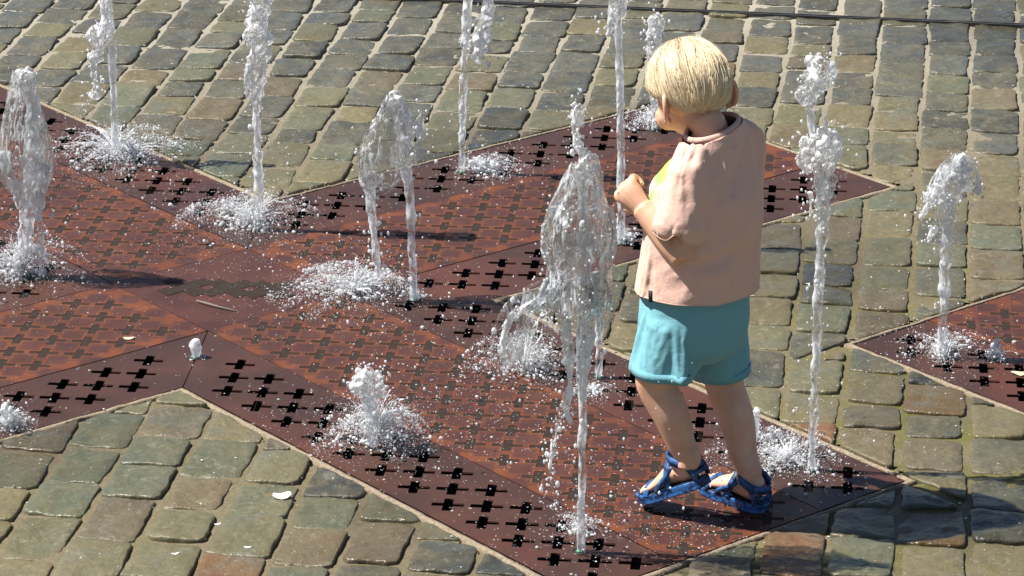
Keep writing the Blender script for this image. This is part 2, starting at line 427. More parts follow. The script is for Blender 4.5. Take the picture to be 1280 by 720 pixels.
def build_setts():
    ang = R(-7.6); rx = np.array([math.cos(ang), math.sin(ang)]); ry = np.array([-rx[1], rx[0]])
    c0 = G(1144, 290)[:2]; WD = .1285
    V = []; F = []; C = []; WT = []; nv = 0
    base_u = c0@rx
    for ci in range(-36, 27):
        u0 = base_u+ci*WD; v = 3.9+rng.uniform(0, .15)
        drift = rng.uniform(0, 50)
        while v < 12.4:
            ln = (rng.uniform(.150, .205) if rng.random() > .12 else rng.uniform(.115, .145))*(.91 if ci > 1 else 1.0)
            gx, gy = .0050+rng.uniform(-.002, .005), .0038+rng.uniform(-.0022, .0035)
            mid = rx*(u0+WD/2)+ry*(v+ln/2)
            if abs(mid[0]) > .36*mid[1]+.7 or mid[1] < 4.2: v += ln; continue
            j = lambda s=.005: rng.uniform(-s, s)
            wob = lambda vv, k: .008*mnoise.noise(Vector((vv*1.3, (ci+k)*3.7, .5)))
            q = []
            for (a, b, k) in ((gx, gy, 0), (WD-gx, gy, 1), (WD-gx, ln-gy, 1), (gx, ln-gy, 0)):
                q.append(rx*(u0+a+j()+wob(v+b, k))+ry*(v+b+j(.006)))
            v += ln
            quv = [(float(p@D1), float(p@D2)) for p in q]
            polys = [quv]
            for kind, cells in ((0, CELLS), (1, CELLS2)):
                nxt = []
                for po in polys:
                    if touches(po, kind): nxt += [c for c in (clip(po, b, .019) for b in cells) if len(c) >= 3 and area(c) > .0010]
                    else: nxt.append(po)
                polys = nxt
            for po in polys:
                P = np.array([uv2w(*p) for p in po])
                A = sum(P[i-1][0]*P[i][1]-P[i][0]*P[i-1][1] for i in range(len(P)))
                if A < 0: P = P[::-1]
                # round corners, then resample
                rr = rng.uniform(.004, .013); out = []
                n = len(P)
                for i in range(n):
                    a, b, c = P[i-1], P[i], P[(i+1) % n]
                    la, lc = np.linalg.norm(a-b), np.linalg.norm(c-b)
                    r1, r2 = min(rr, la*.4), min(rr, lc*.4)
                    s, e = b+(a-b)/(la+1e-9)*r1, b+(c-b)/(lc+1e-9)*r2
                    for t in (0, .33, .67, 1): out.append((1-t)**2*s+2*t*(1-t)*b+t*t*e)
                out = np.array(out); seg = np.linalg.norm(np.roll(out, -1, 0)-out, axis=1); cum = np.concatenate([[0], np.cumsum(seg)])
                N = 30; tt = np.linspace(0, cum[-1], N, endpoint=False); oo = np.vstack([out, out[:1]])
                O = np.stack([np.interp(tt, cum, oo[:, k]) for k in (0, 1)], 1)
                cen = O.mean(0); sd = rng.uniform(0, 90)
                jit = np.array([mnoise.noise(Vector((p[0]*30, p[1]*30, sd)))*.0050+mnoise.noise(Vector((p[0]*110, p[1]*110, sd)))*.0015 for p in O])
                nr = O-cen; nr /= np.linalg.norm(nr, axis=1, keepdims=True); O = O+nr*jit[:, None]
                size = min(1.0, math.sqrt(area([tuple(x) for x in O]))/.12)
                tx, ty = rng.uniform(-.035, .035), rng.uniform(-.035, .035); dz = rng.uniform(-.0025, .0035)
                prof = [(1.0, -.018, 0), (.998, -.0025, .002), (.984, .0014, .0026), (.95, .0024, .0034), (.72, .0028, .0052), (.38, .0029, .0052)]
                idx0 = nv
                for (s, z, nz) in prof:
                    s2 = 1-(1-s)/max(size, .45)*1.0 if s > .9 else s
                    for p in O:
                        q2 = cen+(p-cen)*s2
                        zz = z+dz+tx*(q2[0]-cen[0])+ty*(q2[1]-cen[1])+nz*mnoise.noise(Vector((q2[0]*22, q2[1]*22, sd)))+nz*.5*mnoise.noise(Vector((q2[0]*60, q2[1]*60, sd)))
                        V.append((q2[0], q2[1], zz if z > -.01 else -.018))
                V.append((cen[0], cen[1], .0029+dz+.0046*mnoise.noise(Vector((cen[0]*22, cen[1]*22, sd))))); nt = len(prof)*N+1
                for k in range(len(prof)-1):
                    for i in range(N):
                        F.append([idx0+k*N+i, idx0+k*N+(i+1) % N, idx0+(k+1)*N+(i+1) % N, idx0+(k+1)*N+i])
                b = idx0+(len(prof)-1)*N
                for i in range(N): F.append([b+i, b+(i+1) % N, idx0+nt-1])
                nv += nt
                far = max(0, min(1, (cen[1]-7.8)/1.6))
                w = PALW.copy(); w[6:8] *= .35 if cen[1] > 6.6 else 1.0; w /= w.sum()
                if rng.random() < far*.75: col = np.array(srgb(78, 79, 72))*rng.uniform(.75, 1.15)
                else: col = np.array(PALC[rng.choice(len(PALC), p=w)])*rng.uniform(.84, 1.08)
                C += [(*col, 1.0)]*nt; WT += [wet_shade(cen)]*nt
    me = bpy.data.meshes.new('cobblestone_pavement'); me.from_pydata(V, [], F)
    at = me.color_attributes.new('stone', 'FLOAT_COLOR', 'POINT'); at.data.foreach_set('color', np.array(C).ravel()); at = me.attributes.new('wet', 'FLOAT', 'POINT'); at.data.foreach_set('value', np.array(WT))
    me.update(); return me
tag(link('cobblestone_pavement', build_setts(), M_STONE), 'square paved with grey green and brown stone setts in straight courses', kind='structure')

def joint_sand():
    st = .0125; xs = np.arange(-2.3, 2.5, st); ys = np.arange(5.0, 10.8, st); nx, ny = len(xs), len(ys)
    Xg, Yg = np.meshgrid(xs, ys); co = np.stack([Xg.ravel(), Yg.ravel()], 1)
    z = np.array([.0030*mnoise.noise(Vector((x*9, y*9, 1)))+.0028*mnoise.noise(Vector((x*28, y*28, 2)))+.0016*mnoise.noise(Vector((x*70, y*70, 3))) for x, y in co])
    z += -.0028+.0006*np.clip((co[:, 0]-.3)/.6, 0, 1)
    U = co@D1; Vv = co@D2; g = .022
    bad = np.zeros(len(co), bool)
    for b in ((UA0, UA1, V0, V3), (U0, U3, VB0, VB1), (X0, X1, Y0, Y3)): bad |= (U > b[0]-g) & (U < b[1]+g) & (Vv > b[2]-g) & (Vv < b[3]+g)
    bad |= (np.abs(co[:, 0])-.34*co[:, 1]-.2) > 0
    idx = np.arange(nx*ny).reshape(ny, nx); q = np.stack([idx[:-1, :-1], idx[:-1, 1:], idx[1:, 1:], idx[1:, :-1]], -1).reshape(-1, 4)
    q = q[~bad[q].any(1)]; used = np.unique(q); mp = np.full(nx*ny, -1); mp[used] = np.arange(len(used)); q = mp[q]
    V = np.column_stack([co[used]+rng.uniform(-.003, .003, (len(used), 2)), z[used]])
    me = bpy.data.meshes.new('joint_sand'); me.vertices.add(len(V)); me.vertices.foreach_set('co', V.ravel())
    me.loops.add(q.size); me.loops.foreach_set('vertex_index', q.ravel()); me.polygons.add(len(q))
    me.polygons.foreach_set('loop_start', np.arange(0, q.size, 4)); me.polygons.foreach_set('loop_total', np.full(len(q), 4)); me.update(calc_edges=True)
    at = me.attributes.new('wet', 'FLOAT', 'POINT'); at.data.foreach_set('value', [wet_shade(v) for v in V]); return me
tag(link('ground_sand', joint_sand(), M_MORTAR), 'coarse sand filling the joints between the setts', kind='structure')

# thin slot drain across the top
def slot():
    a, b = G(440, -2)[:2], G(1360, 37.5)[:2]; d = (b-a)/np.linalg.norm(b-a); n = np.array([-d[1], d[0]])
    S = Soup()
    for s in (-1, 1):
        c0, c1 = a+n*s*.0075, b+n*s*.0075; h = .0025
        V = [(*(c+n*k*h), z) for c in (c0, c1) for k, z in ((-1, -.02), (1, -.02), (1, .0095), (-1, .0095))]
        S.add(V, [[0, 1, 2, 3], [7, 6, 5, 4], [0, 4, 5, 1], [1, 5, 6, 2], [2, 6, 7, 3], [3, 7, 4, 0]])
    t = empty('slot_drain', (*((a+b)/2), 0), 'thin dark slot drain running straight across the setts at the back', 'drain')
    link('rail', S.mesh(), mat_plain('drain_steel', (.055, .052, .05), .45), t, smooth=False)
    S = Soup(); V = [(*(c+n*k*.0048), .0075) for c in (a, b) for k in (-1, 1)]
    S.add(V, [[0, 1, 3, 2]]); link('slot', S.mesh(), M_PIT, t, smooth=False)
slot()

# ------------------------------------------------------------------ fountain plates
def plus(cx, cy):
    q = [(-PL_H, -PL_T), (-PL_W, -PL_T), (-PL_W, -PL_V), (PL_W, -PL_V), (PL_W, -PL_T), (PL_H, -PL_T), (PL_H, PL_T), (PL_W, PL_T),
         (PL_W, PL_V), (-PL_W, PL_V), (-PL_W, PL_T), (-PL_H, PL_T)]
    c = math.sqrt(.5); return [(cx+(x-y)*c, cy+(x+y)*c) for x, y in q]
GAP = .0013
def cut_ok(p, poly, m):
    n = len(poly)
    A = sum(poly[i-1][0]*poly[i][1]-poly[i][0]*poly[i-1][1] for i in range(n))
    for i in range(n):
        a, b = np.array(poly[i-1]), np.array(poly[i]); d = b-a; d = d/np.linalg.norm(d)
        if ((d[0]*(p[1]-a[1])-d[1]*(p[0]-a[0]))*(1 if A > 0 else -1)) < m: return False
    return True
def plate(poly, rusty, label, origin, margin=.028, group=None, skip=(), extra=()):
    """poly in (u,v), convex; the object's origin sits on a point of the cross lattice"""
    cu = np.mean(poly, axis=0); loc = np.array(origin); P = [tuple(np.array(p)-loc) for p in poly]
    # shrink by the seam
    cc = np.mean(P, axis=0); n = len(P); A = sum(P[i-1][0]*P[i][1]-P[i][0]*P[i-1][1] for i in range(n)); sg = 1 if A > 0 else -1
    lines = []
    for i in range(n):
        a, b = np.array(P[i-1]), np.array(P[i]); d = (b-a)/np.linalg.norm(b-a); nn = np.array([-d[1], d[0]])*sg
        lines.append((a+nn*GAP, d))
    Q = []
    for i in range(n):
        (a, d), (b, e) = lines[i], lines[(i+1) % n]
        M = np.array([d, -e]).T; t = np.linalg.solve(M, b-a); Q.append(tuple(a+d*t[0]))
    holes = []
    us = [p[0] for p in Q]; vs = [p[1] for p in Q]
    for i in range(int(min(us)/HL)-1, int(max(us)/HL)+2):
        for j in range(int(min(vs)/HL)-1, int(max(vs)/HL)+2):
            if (i+j) % 2: continue
            if cut_ok((i*HL, j*HL), Q, margin) and not any(math.hypot(i*HL+loc[0]-x, j*HL+loc[1]-y) < r for x, y, r in skip):
                holes.append(plus(i*HL, j*HL))
    me = curve_mesh([Q]+holes, .0014, .0)
    w = uv2w(*loc); zc = -.0014+rng.uniform(0, .0010)+(.0 if rusty else -.0006)
    o = link('rusty_plate' if rusty else 'pierced_plate', me, M_RUST if rusty else M_DARK, smooth=False)
    o.location = (w[0], w[1], zc); o.rotation_euler = (0, 0, TH)
    tag(o, label, 'metal plate', group)
    if rusty:
        at = me.attributes.new('near', 'FLOAT', 'POINT'); at.data.foreach_set('value', [1.0 if holes else 0.0]*len(me.vertices))
        S = Soup(); S.add([(q[0], q[1], 0) for q in Q], [list(range(n))] if sg > 0 else [list(range(n))[::-1]])
        k = link('inlay', S.mesh(), M_INLAY, smooth=False); k.parent = o; k.location = (0, 0, .0006)
    return o
RGRP, DGRP = 'rusty cross patterned plates of the fountain', 'dark pierced plates edging the fountain'
def ends(u0, u1, v0, v1): return [(u0, v0), (u1, v0), (u1, v1), (u0, v1)]
mu = lambda a, b: (a+b)/2
UC, VC = mu(U1, U2), mu(V1, V2)
# rusty arms
plate(ends(U2, UA1, V1, V2), True, 'rusty cross patterned plate under the sandals of the boy', (UC+22*HL-.5*HL+.008, VC-.5*HL), .034, RGRP)
plate(ends(UA0, U1, V1, V2), True, 'rusty cross patterned plate crossed by the shadows of the glass clear bell jet', (UC-16*HL, VC-.5*HL), .034, RGRP)
plate(ends(U1, U2, V2, VB1), True, 'rusty cross patterned plate running back behind the tallest water bell', (UC-.5*HL, VC+14*HL), .034, RGRP)
plate(ends(U1, U2, VB0, V1), True, 'rusty cross patterned plate at the left edge with a cream flake on it', (UC-.5*HL, VC-14*HL), .034, RGRP)
# the middle plate carries three big X inlays
def middle():
    loc = np.array((UC, VC)); a, b = (U2-U1)/2-GAP*.3, (V2-V1)/2-GAP*.3
    Q = [(-a, -b), (a, -b), (a, b), (-a, b)]; holes = []
    ca = math.sqrt(.5)
    def X(cx, cy, L=.064, t=.022):
        q = [(-L, -t), (-t, -t), (-t, -L), (t, -L), (t, -t), (L, -t), (L, t), (t, t), (t, L), (-t, L), (-t, t), (-L, t)]
        return [(cx+x, cy+y) for x, y in q]
    for k in (-1, 0, 1): holes.append(X(k*.069*1.0, k*.069*1.0))
    me = curve_mesh([Q]+[holes[0]]+[holes[2]], .0032) if False else curve_mesh([Q], .0032)
    w = uv2w(*loc); o = link('rusty_plate', me, M_RUST, smooth=False); o.location = (w[0], w[1], -.0032); o.rotation_euler = (0, 0, TH)
    at = me.attributes.new('near', 'FLOAT', 'POINT'); at.data.foreach_set('value', [0.0]*len(me.vertices))
    tag(o, 'plain rusty plate in the middle of the cross with a grey inlaid row of crosses', 'metal plate', RGRP)
    for k, h in zip((-1, 0, 1), holes):
        m2 = curve_mesh([h], .0006); e = link('cross_inlay', m2, M_INLAY, smooth=False); e.parent = o; e.location = (0, 0, .0032+.0003*abs(k)+.0002)
middle()
# dark strips, mitred at the inner corners
nz = [(243, 446), (322, 284), (518, 374), (745, 470)]
def dk(poly, label, origin, **k): plate(poly, False, label, origin, .030, DGRP, **k)
sk = []
for q in ((722, 690), (1015, 588), (245, 446), (520, 376), (748, 474), (1178, 446), (577, 216), (322, 285), (605, 213)):
    p = G(*q); sk.append((*w2uv(p), .036))
r01, r23 = mu(V0, V1), mu(V2, V3); c01, c23 = mu(U0, U1), mu(U2, U3)
dk([(U2, V1), (U3, V0), (UA1, V0), (UA1, V1)], 'long dark pierced plate under the short bubbling jet at the front', (-3.847*K, r01), skip=sk)
dk([(U3, V3), (U2, V2), (UA1, V2), (UA1, V3)], 'dark pierced plate behind the legs of the boy, edged by setts on its far side', (-3.847*K+HL, r23), skip=sk)
dk([(UA0, V0), (U0, V0), (U1, V1), (UA0, V1)], 'dark pierced plate under the splash at the left edge', (UC-16*HL, r01), skip=sk)
dk([(UA0, V2), (U1, V2), (U0, V3), (UA0, V3)], 'dark pierced plate under the thin jet at the upper left', (UC-16*HL, r23), skip=sk)
dk([(U0, V3), (U1, V2), (U1, VB1), (U0, VB1)], 'dark pierced plate along the far edge behind the water sheet with two legs', (c01, VC+14*HL), skip=sk)
dk([(U3, V3), (U3, VB1), (U2, VB1), (U2, V2)], 'dark pierced plate reaching to the far right tip behind the shirt', (c23, VC+14*HL), skip=sk)
dk([(U0, V0), (U0, VB0), (U1, VB0), (U1, V1)], 'narrow dark pierced plate tip at the left edge between the two rusty plates', (c01, VC-14*HL), skip=sk)
dk([(U2, V1), (U2, VB0), (U3, VB0), (U3, V0)], 'dark pierced plate at the lower left in front of the setts', (c23, VC-14*HL-.01), skip=sk)
# second cross, only its near arm
plate(ends(X0, X1, Y1, Y2), True, 'rusty cross patterned plate at the right edge of the picture', (X0+.24+HL, mu(Y1, Y2)-.5*HL), .034, RGRP)
dk(ends(X0, X1, Y0, Y1), 'dark pierced plate at the right edge under the jet with a hooked top', (X0+.165, mu(Y0, Y1)), skip=sk)
dk(ends(X0, X1, Y2, Y3), 'dark pierced plate on the far side of the rusty plate at the right edge', (X0+.165, mu(Y2, Y3)), skip=sk)

# ------------------------------------------------------------------ the boy
def nrm(v): v = np.asarray(v, float); return v/np.linalg.norm(v)
Z = np.array([0, 0, 1.0])
F_ = np.array([-.755, .656, 0]); LF = np.array([-.656, -.755, 0])
def mat_skin():
    t = NT('skin'); p = t.pos(); n = t.noise(30, 3, .5, p); n2 = t.noise(260, 2, .5, p)
    c = t.mix(t.ramp(n, .35, .65), (.68, .375, .24), (.76, .465, .33))
    c = t.mix(t.attr('flush', 'Fac'), c, (.62, .20, .13))
    t.set(Base_Color=c, Roughness=.5, Subsurface_Weight=.18, Subsurface_Radius=(.02, .008, .005)); t.b.inputs['Subsurface Scale'].default_value = .25
    t.bump(n2, .0004, .4); return t.m
def mat_cloth(name, col=None, attr=None, bump=.0006, rough=.85):
    t = NT(name); p = t.pos(); n = t.noise(9, 4, .6, p); w = t.noise(700, 2, .6, p); h = t.noise(46, 3, .55, p)
    base = t.attr(attr) if attr else t.mix(0.0, col, col)
    c = t.mix(t.ramp(n, .3, .7, 0, .22), base, t.mix(1.0, base, (.72, .70, .70), 'MULTIPLY'))
    t.set(Base_Color=c, Roughness=rough, Sheen_Weight=.15); t.b.inputs['Specular IOR Level'].default_value = .2
    t.bump(t.math('ADD', t.math('MULTIPLY', w, .5), t.math('MULTIPLY', h, 2.2)), bump*2.2, .8); return t.m
M_SKIN = mat_skin()

boy = empty('person', (.385, 5.80, 0), 'barefoot-sandalled blond toddler in a peach t-shirt and turquoise shorts stepping among the jets', 'person')
boy['label'] = 'blond toddler in a peach t-shirt and turquoise shorts stepping among the water jets'

# joints
CH = W(891, 215, 5.81); PEL = W(868, 400, 5.825); NECK = W(888, 160, 5.80)
L_SH = W(866, 208, 5.748); L_EL = W(856, 320, 5.728); L_WR = W(803, 260, 5.785); L_HD = W(783, 234, 5.812)
R_SH = CH-LF*.092+Z*.035; R_EL = R_SH-LF*.015+F_*.02-Z*.135; R_WR = R_EL+F_*.10+LF*.012+Z*.005; R_HD = R_WR+F_*.04+LF*.012+Z*.01
L_HIP = W(845, 405, 5.785); L_KN = W(821, 483, 5.768); L_AN = W(860, 574, 5.752)
R_HIP = W(893, 398, 5.868); R_KN = W(905, 478, 5.862); R_AN = W(936, 592, 5.812)
# feet: sole-bottom heel and toe points
FT = {'l': (W(884, 606, 5.735), np.array([*G(806, 632)[:2], .004])), 'r': (np.array([*G(954, 640)[:2], .0]), np.array([*G(882, 611)[:2], .0]))}
def foot_frame(k):
    h, t_ = FT[k]; t = nrm(t_-h); s = nrm(np.cross(t, Z)); n = np.cross(s, t)      # s = foot's right side
    return h, t, s, n, np.linalg.norm(t_-h)
# head frame
hd = R(115); f0 = np.array([math.cos(hd), math.sin(hd), 0]); r0 = np.array([f0[1], -f0[0], 0])
pt = R(20); hf = f0*math.cos(pt)-Z*math.sin(pt); hu = Z*math.cos(pt)+f0*math.sin(pt); hr = r0
ro = R(6); hr, hu = hr*math.cos(ro)+hu*math.sin(ro), hu*math.cos(ro)-hr*math.sin(ro)
HC = W(862, 109, 5.845)
HM = np.stack([hr, hf, hu], 1)
H = lambda r, f, u: HC+hr*r+hf*f+hu*u

def hand(S, wr, d, n, s, sgn=1):
    """loosely closed child's fist: d along the hand, n out of the palm, s towards the thumb"""
    d, n = nrm(d), nrm(n); s = nrm(np.cross(d, n))*sgn; q_ = 1.22; d, n, s = d*q_, n*q_, s*q_
    tube(S, [(*wr, 0.0189, 0.0152), (*(wr+d*.014), 0.0226, 0.0165), (*(wr+d*.030), 0.0274, 0.0165), (*(wr+d*.042), 0.0262, 0.0140)], up=n, sub=4)
    for i, (o, L) in enumerate(((.0180, .9), (.0062, 1.0), (-.0058, .95), (-.0172, .8))):
        k0 = wr+d*.040+s*o+n*.0; pts = [(*(wr+d*.026+s*o*.8), 0.0083)]
        ang = 0; p = k0; pts.append((*p, .0086))
        for seg, bend, rr in ((.019*L, 62, .0053), (.0135*L, 82, .0050), (.011*L, 55, .0046)):
            ang += bend; dd = d*math.cos(R(ang))+n*math.sin(R(ang)); p = p+dd*seg; pts.append((*p, rr*1.22))
        tube(S, pts, n=10, sub=3, up=s)
    b = wr+d*.010+s*.014
    tube(S, [(*b, .0085), (*(b+s*.009+d*.011+n*.006), 0.0095), (*(b+s*.006+d*.023+n*.014), 0.0083), (*(b-s*.004+d*.030+n*.020), 0.0071)], n=10, sub=4)

TRUNK = [(*(PEL-Z*.03), .055, .05), (*PEL, .076, .068), (*(PEL*.6+CH*.4), .088, .082), (*CH, .078, .064), (*(CH+Z*.035), .060, .045), (*(NECK-Z*.012), .040, .036)]
def build_body():
    S = Soup()
    # trunk and neck
    tube(S, TRUNK, up=F_, sub=6, n=24)
    tube(S, [(*(NECK-Z*.05), .038), (*NECK, .0325), (*(H(0, -.018, -.055)), .0325), (*H(0, -.01, -.02), .034)], sub=5, n=18)
    # head
    ball(S, H(0, -.004, .012), (.064, .077, .071), 3, HM)
    ball(S, H(0, .030, -.028), (.054, .050, .058), 3, HM)       # face
    ball(S, H(0, .040, -.066), (.030, .028, .022), 2, HM)       # chin
    for sg in (-1, 1): ball(S, H(sg*.034, .045, -.045), (.026, .026, .026), 2, HM)   # cheeks
    ball(S, H(0, .062, .030), (.046, .024, .03), 2, HM)        # forehead
    tube(S, [(*H(0, .073, -.004), .006), (*H(0, .081, -.016), .008), (*H(0, .086, -.026), .0095)], n=10)
    for sg in (-1, 1): ball(S, H(sg*.008, .080, -.028), .006, 2)
    ball(S, H(0, .074, -.043), (.016, .007, .005), 2, HM); ball(S, H(0, .072, -.051), (.014, .007, .005), 2, HM)
    # ears: rim tubes with a lobe and a thin shell
    for sg in (-1, 1):
        c = H(sg*.061, -.010, -.028); e1 = nrm(hu*.95-hf*.25); e2 = nrm(-hf*.85+hr*sg*.55)
        pts = []
        for a in np.linspace(-70, 200, 10):
            q = c+e1*(.026*math.sin(R(a)))+e2*(.012+.015*math.cos(R(a))); pts.append((*q, .0048))
        tube(S, pts, n=8, sub=3)
        ball(S, c-e1*.022+e2*.008, .0075, 2)
        ball(S, c+e2*.008, (.0055, .014, .021), 2, np.stack([nrm(np.cross(e2, e1)), e2, e1], 1))
    # arms
    def arm(sh, el, wr, n, sgn):
        tube(S, [(*(sh+Z*.005), .034), (*(sh*.6+el*.4), .031), (*el, .0285)], sub=6, n=16)
        d = nrm(wr-el)
        tube(S, [(*el, .0295), (*(el*.62+wr*.38), .0295), (*wr, .0215)], sub=6, n=16)
        hand(S, wr, d, n, None, sgn)
    arm(L_SH, L_EL, L_WR, nrm(np.array([.35, .55, -.1])), 1)
    arm(R_SH, R_EL, R_WR, nrm(LF*.8-Z*.3), -1)
    # legs
    for hip, kn, an, kk in ((L_HIP, L_KN, L_AN, 'l'), (R_HIP, R_KN, R_AN, 'r')):
        h, t, s, n, L = foot_frame(kk)
        back = -F_
        calf = kn*.62+an*.38+back*.006
        tube(S, [(*(hip-Z*.02), .050), (*(hip*.5+kn*.5), .050), (*(kn+Z*.03), .041), (*kn, .0372), (*calf, .0350), (*(kn*.22+an*.78), .0275), (*(an+Z*.01), .0245), (*(an-Z*.012), .0245)], sub=6, n=20)
        ball(S, kn+F_*.012, .028, 2)
        up = n
        P = lambda a, b, c: h+t*a+s*b+n*c
        ak = an-Z*.008
        tube(S, [(*ak, .0225), (*P(.026, 0, .046), .024), (*P(.030, 0, .036), .022)], sub=4)
        tube(S, [(*P(.014, 0, .038), .018, .018), (*P(.032, 0, .038), .022, .020), (*P(.065, 0, .040), .0225, .0195), (*P(.098, 0, .032), .026, .0135), (*P(.122, 0, .027), .0285, .0085), (*P(.134, 0, .026), .026, .007)], up=n, sub=5, n=18)
        sg = 1 if kk == 'l' else -1                            # big toe is on the inner side
        for i in range(5):
            o = (.0205-.0108*i)*sg; ln = (.152, .154, .150, .145, .138)[i]; r = (.0082, .0064, .0061, .0058, .0054)[i]
            tube(S, [(*P(.118, o*.9, .027), r*.95), (*P(ln-.010, o, .028), r), (*P(ln, o*1.02, .0265), r*.95)], n=10, sub=4, up=n)
    me = remesh(S.mesh(), .0022, 3, .4)
    co = getco(me); fl = np.zeros(len(co))
    for sg in (-1, 1):
        c = H(sg*.072, -.02, -.028); fl = np.maximum(fl, np.clip(1.3-np.linalg.norm(co-c, axis=1)/.028, 0, 1)*.3)
    for a, k in ((L_KN+F_*.02, .2), (R_KN+F_*.02, .2), (L_EL, .3), (L_HD, .15), (L_AN, .15), (R_AN, .15)):
        fl = np.maximum(fl, np.clip(1-np.linalg.norm(co-a, axis=1)/.05, 0, 1)*k)
    at = me.attributes.new('flush', 'FLOAT', 'POINT'); at.data.foreach_set('value', fl)
    return me
body = link('body', build_body(), M_SKIN, boy)
M_EYE = mat_plain('eye_white', (.75, .74, .72), .2, .02); M_IRIS = mat_plain('iris', (.05, .12, .22), .15, .2, 300)
for sg in (-1, 1):
    S = Soup(); ball(S, H(sg*.027, .0655, -.012), .0115, 3); e = link('eye', S.mesh(), M_EYE, boy)
    S = Soup(); ball(S, H(sg*.027, .0740, -.014), (.0052, .0035, .0052), 2, HM); link('iris', S.mesh(), M_IRIS, e)

# hair: a cap with combed locks and several thousand fine strands
def mat_hair():
    t = NT('blond_hair'); p = t.pos(); a = t.attr('tint', 'Fac'); n = t.noise(60, 3, .6, p)
    c = t.mix(a, (.64, .43, .20), (.98, .86, .63)); c = t.mix(t.ramp(n, .4, .7, 0, .3), c, (.45, .29, .13))
    t.set(Base_Color=c, Roughness=.42); t.b.inputs['Specular IOR Level'].default_value = .5; return t.m
def build_hair():
    crown = nrm(hu*.90+hf*.26+hr*.12); e1 = nrm(hf-crown*(hf@crown)); e2 = np.cross(crown, e1)
    ax = np.array([.0650, .0785, .0745]); C0 = H(0, -.004, .010)
    def surf(dv, lift):
        q = np.array([dv@hr, dv@hf, dv@hu]); q = q/np.linalg.norm(q/ax)      # on the skull ellipsoid
        n_ = q/ax**2; n_ /= np.linalg.norm(n_); q = q+n_*lift
        return C0+hr*q[0]+hf*q[1]+hu*q[2]
    def limit(dv):
        x, f, u = dv@hr, dv@hf, dv@hu
        h = math.atan2(abs(x), f)                                              # 0 front .. pi back
        return np.interp(h, [0, .5, .95, 1.35, 1.75, 2.2, 2.7, math.pi], [.12, .05, -.08, -.14, -.30, -.56, -.84, -.93])
    def direction(th, ph): return crown*math.cos(th)+(e1*math.cos(ph)+e2*math.sin(ph))*math.sin(th)
    def tmax(ph):
        th = .25
        while th < 2.6:
            d = direction(th, ph)
            if d@hu < limit(d): break
            th += .02
        return th
    PH = np.linspace(0, 2*math.pi, 96, endpoint=False); TM = np.array([tmax(p) for p in PH]); TM = (TM+np.roll(TM, 1)+np.roll(TM, -1))/3
    tm = lambda ph: float(np.interp(ph % (2*math.pi), np.append(PH, 2*math.pi), np.append(TM, TM[0])))
    S = Soup(); T = []
    # cap
    n = 120; m = 26; V = []; Fc = []; 
    for i in range(m):
        for k in range(n):
            ph = 2*math.pi*k/n; x = i/(m-1); th = .03+(tm(ph)-.13-.03)*x; d = direction(th, ph)
            lift = .0062*math.sin(min(1, x*1.2+.45)*math.pi*.62)+.0010*mnoise.noise(Vector((math.cos(ph)*4, math.sin(ph)*4, th*2)))
            V.append(surf(d, lift-(.005 if i == m-1 else 0)))
    for i in range(m-1):
        for k in range(n): Fc.append([i*n+k, i*n+(k+1) % n, (i+1)*n+(k+1) % n, (i+1)*n+k])
    V.append(surf(crown, .007)); Fc += [[len(V)-1, (k+1) % n, k] for k in range(n)]
    S.add(V, Fc); T += [.6]*len(V)
    # strands
    for s in range(26000):
        ph = rng.uniform(0, 2*math.pi); M = tm(ph)
        a = M*math.sqrt(rng.uniform(.0, 1))*.98; ln = rng.uniform(.35, .95); b = min(a+ln, M+rng.uniform(-.22, .10)+.10*mnoise.noise(Vector((math.cos(ph)*9, math.sin(ph)*9, 7))))
        if b-a < .15: a = b-.3
        a = max(a, .02)
        tuft = mnoise.noise(Vector((math.cos(ph)*5, math.sin(ph)*5, a*1.5)))
        sw = .20*tuft+rng.normal(0, .055); lay = rng.uniform(.0050, .0070)+.0022*tuft+(rng.uniform(0, .006) if rng.random() < .025 else 0)
        K_ = 6; r = rng.uniform(.00022, .00045); V = []
        pts = []
        for k in range(K_):
            x = k/(K_-1); th = a+(b-a)*x; d = direction(th, ph+sw*x*x/(max(.35, math.sin(th))))
            end = max(0, (th-M*.86)/(M*.14)) if M > 0 else 0
            lift = lay*(1-.45*min(1, end))+.0025*math.sin(x*math.pi)
            pts.append(surf(nrm(d), lift))
        pts = np.array(pts); tg = np.gradient(pts, axis=0)
        for k in range(K_):
            t_ = nrm(tg[k]); o = nrm(pts[k]-C0); sd = nrm(np.cross(t_, o)); rr = r*(1-.85*(k/(K_-1))**3)
            V += [pts[k]+sd*rr*1.6, pts[k]-sd*rr*1.6, pts[k]+o*rr*1.2]
        Fc = []
        for k in range(K_-1):
            for q in range(3): Fc.append([k*3+q, k*3+(q+1) % 3, k*3+3+(q+1) % 3, k*3+3+q])
        S.add(V, Fc); tn = float(np.clip(.68+.40*tuft+rng.normal(0, .13), 0, 1)); T += [tn]*len(V)
    me = S.mesh(); at = me.attributes.new('tint', 'FLOAT', 'POINT'); at.data.foreach_set('value', T)
    return me
hair = link('hair', build_hair(), mat_hair(), boy)

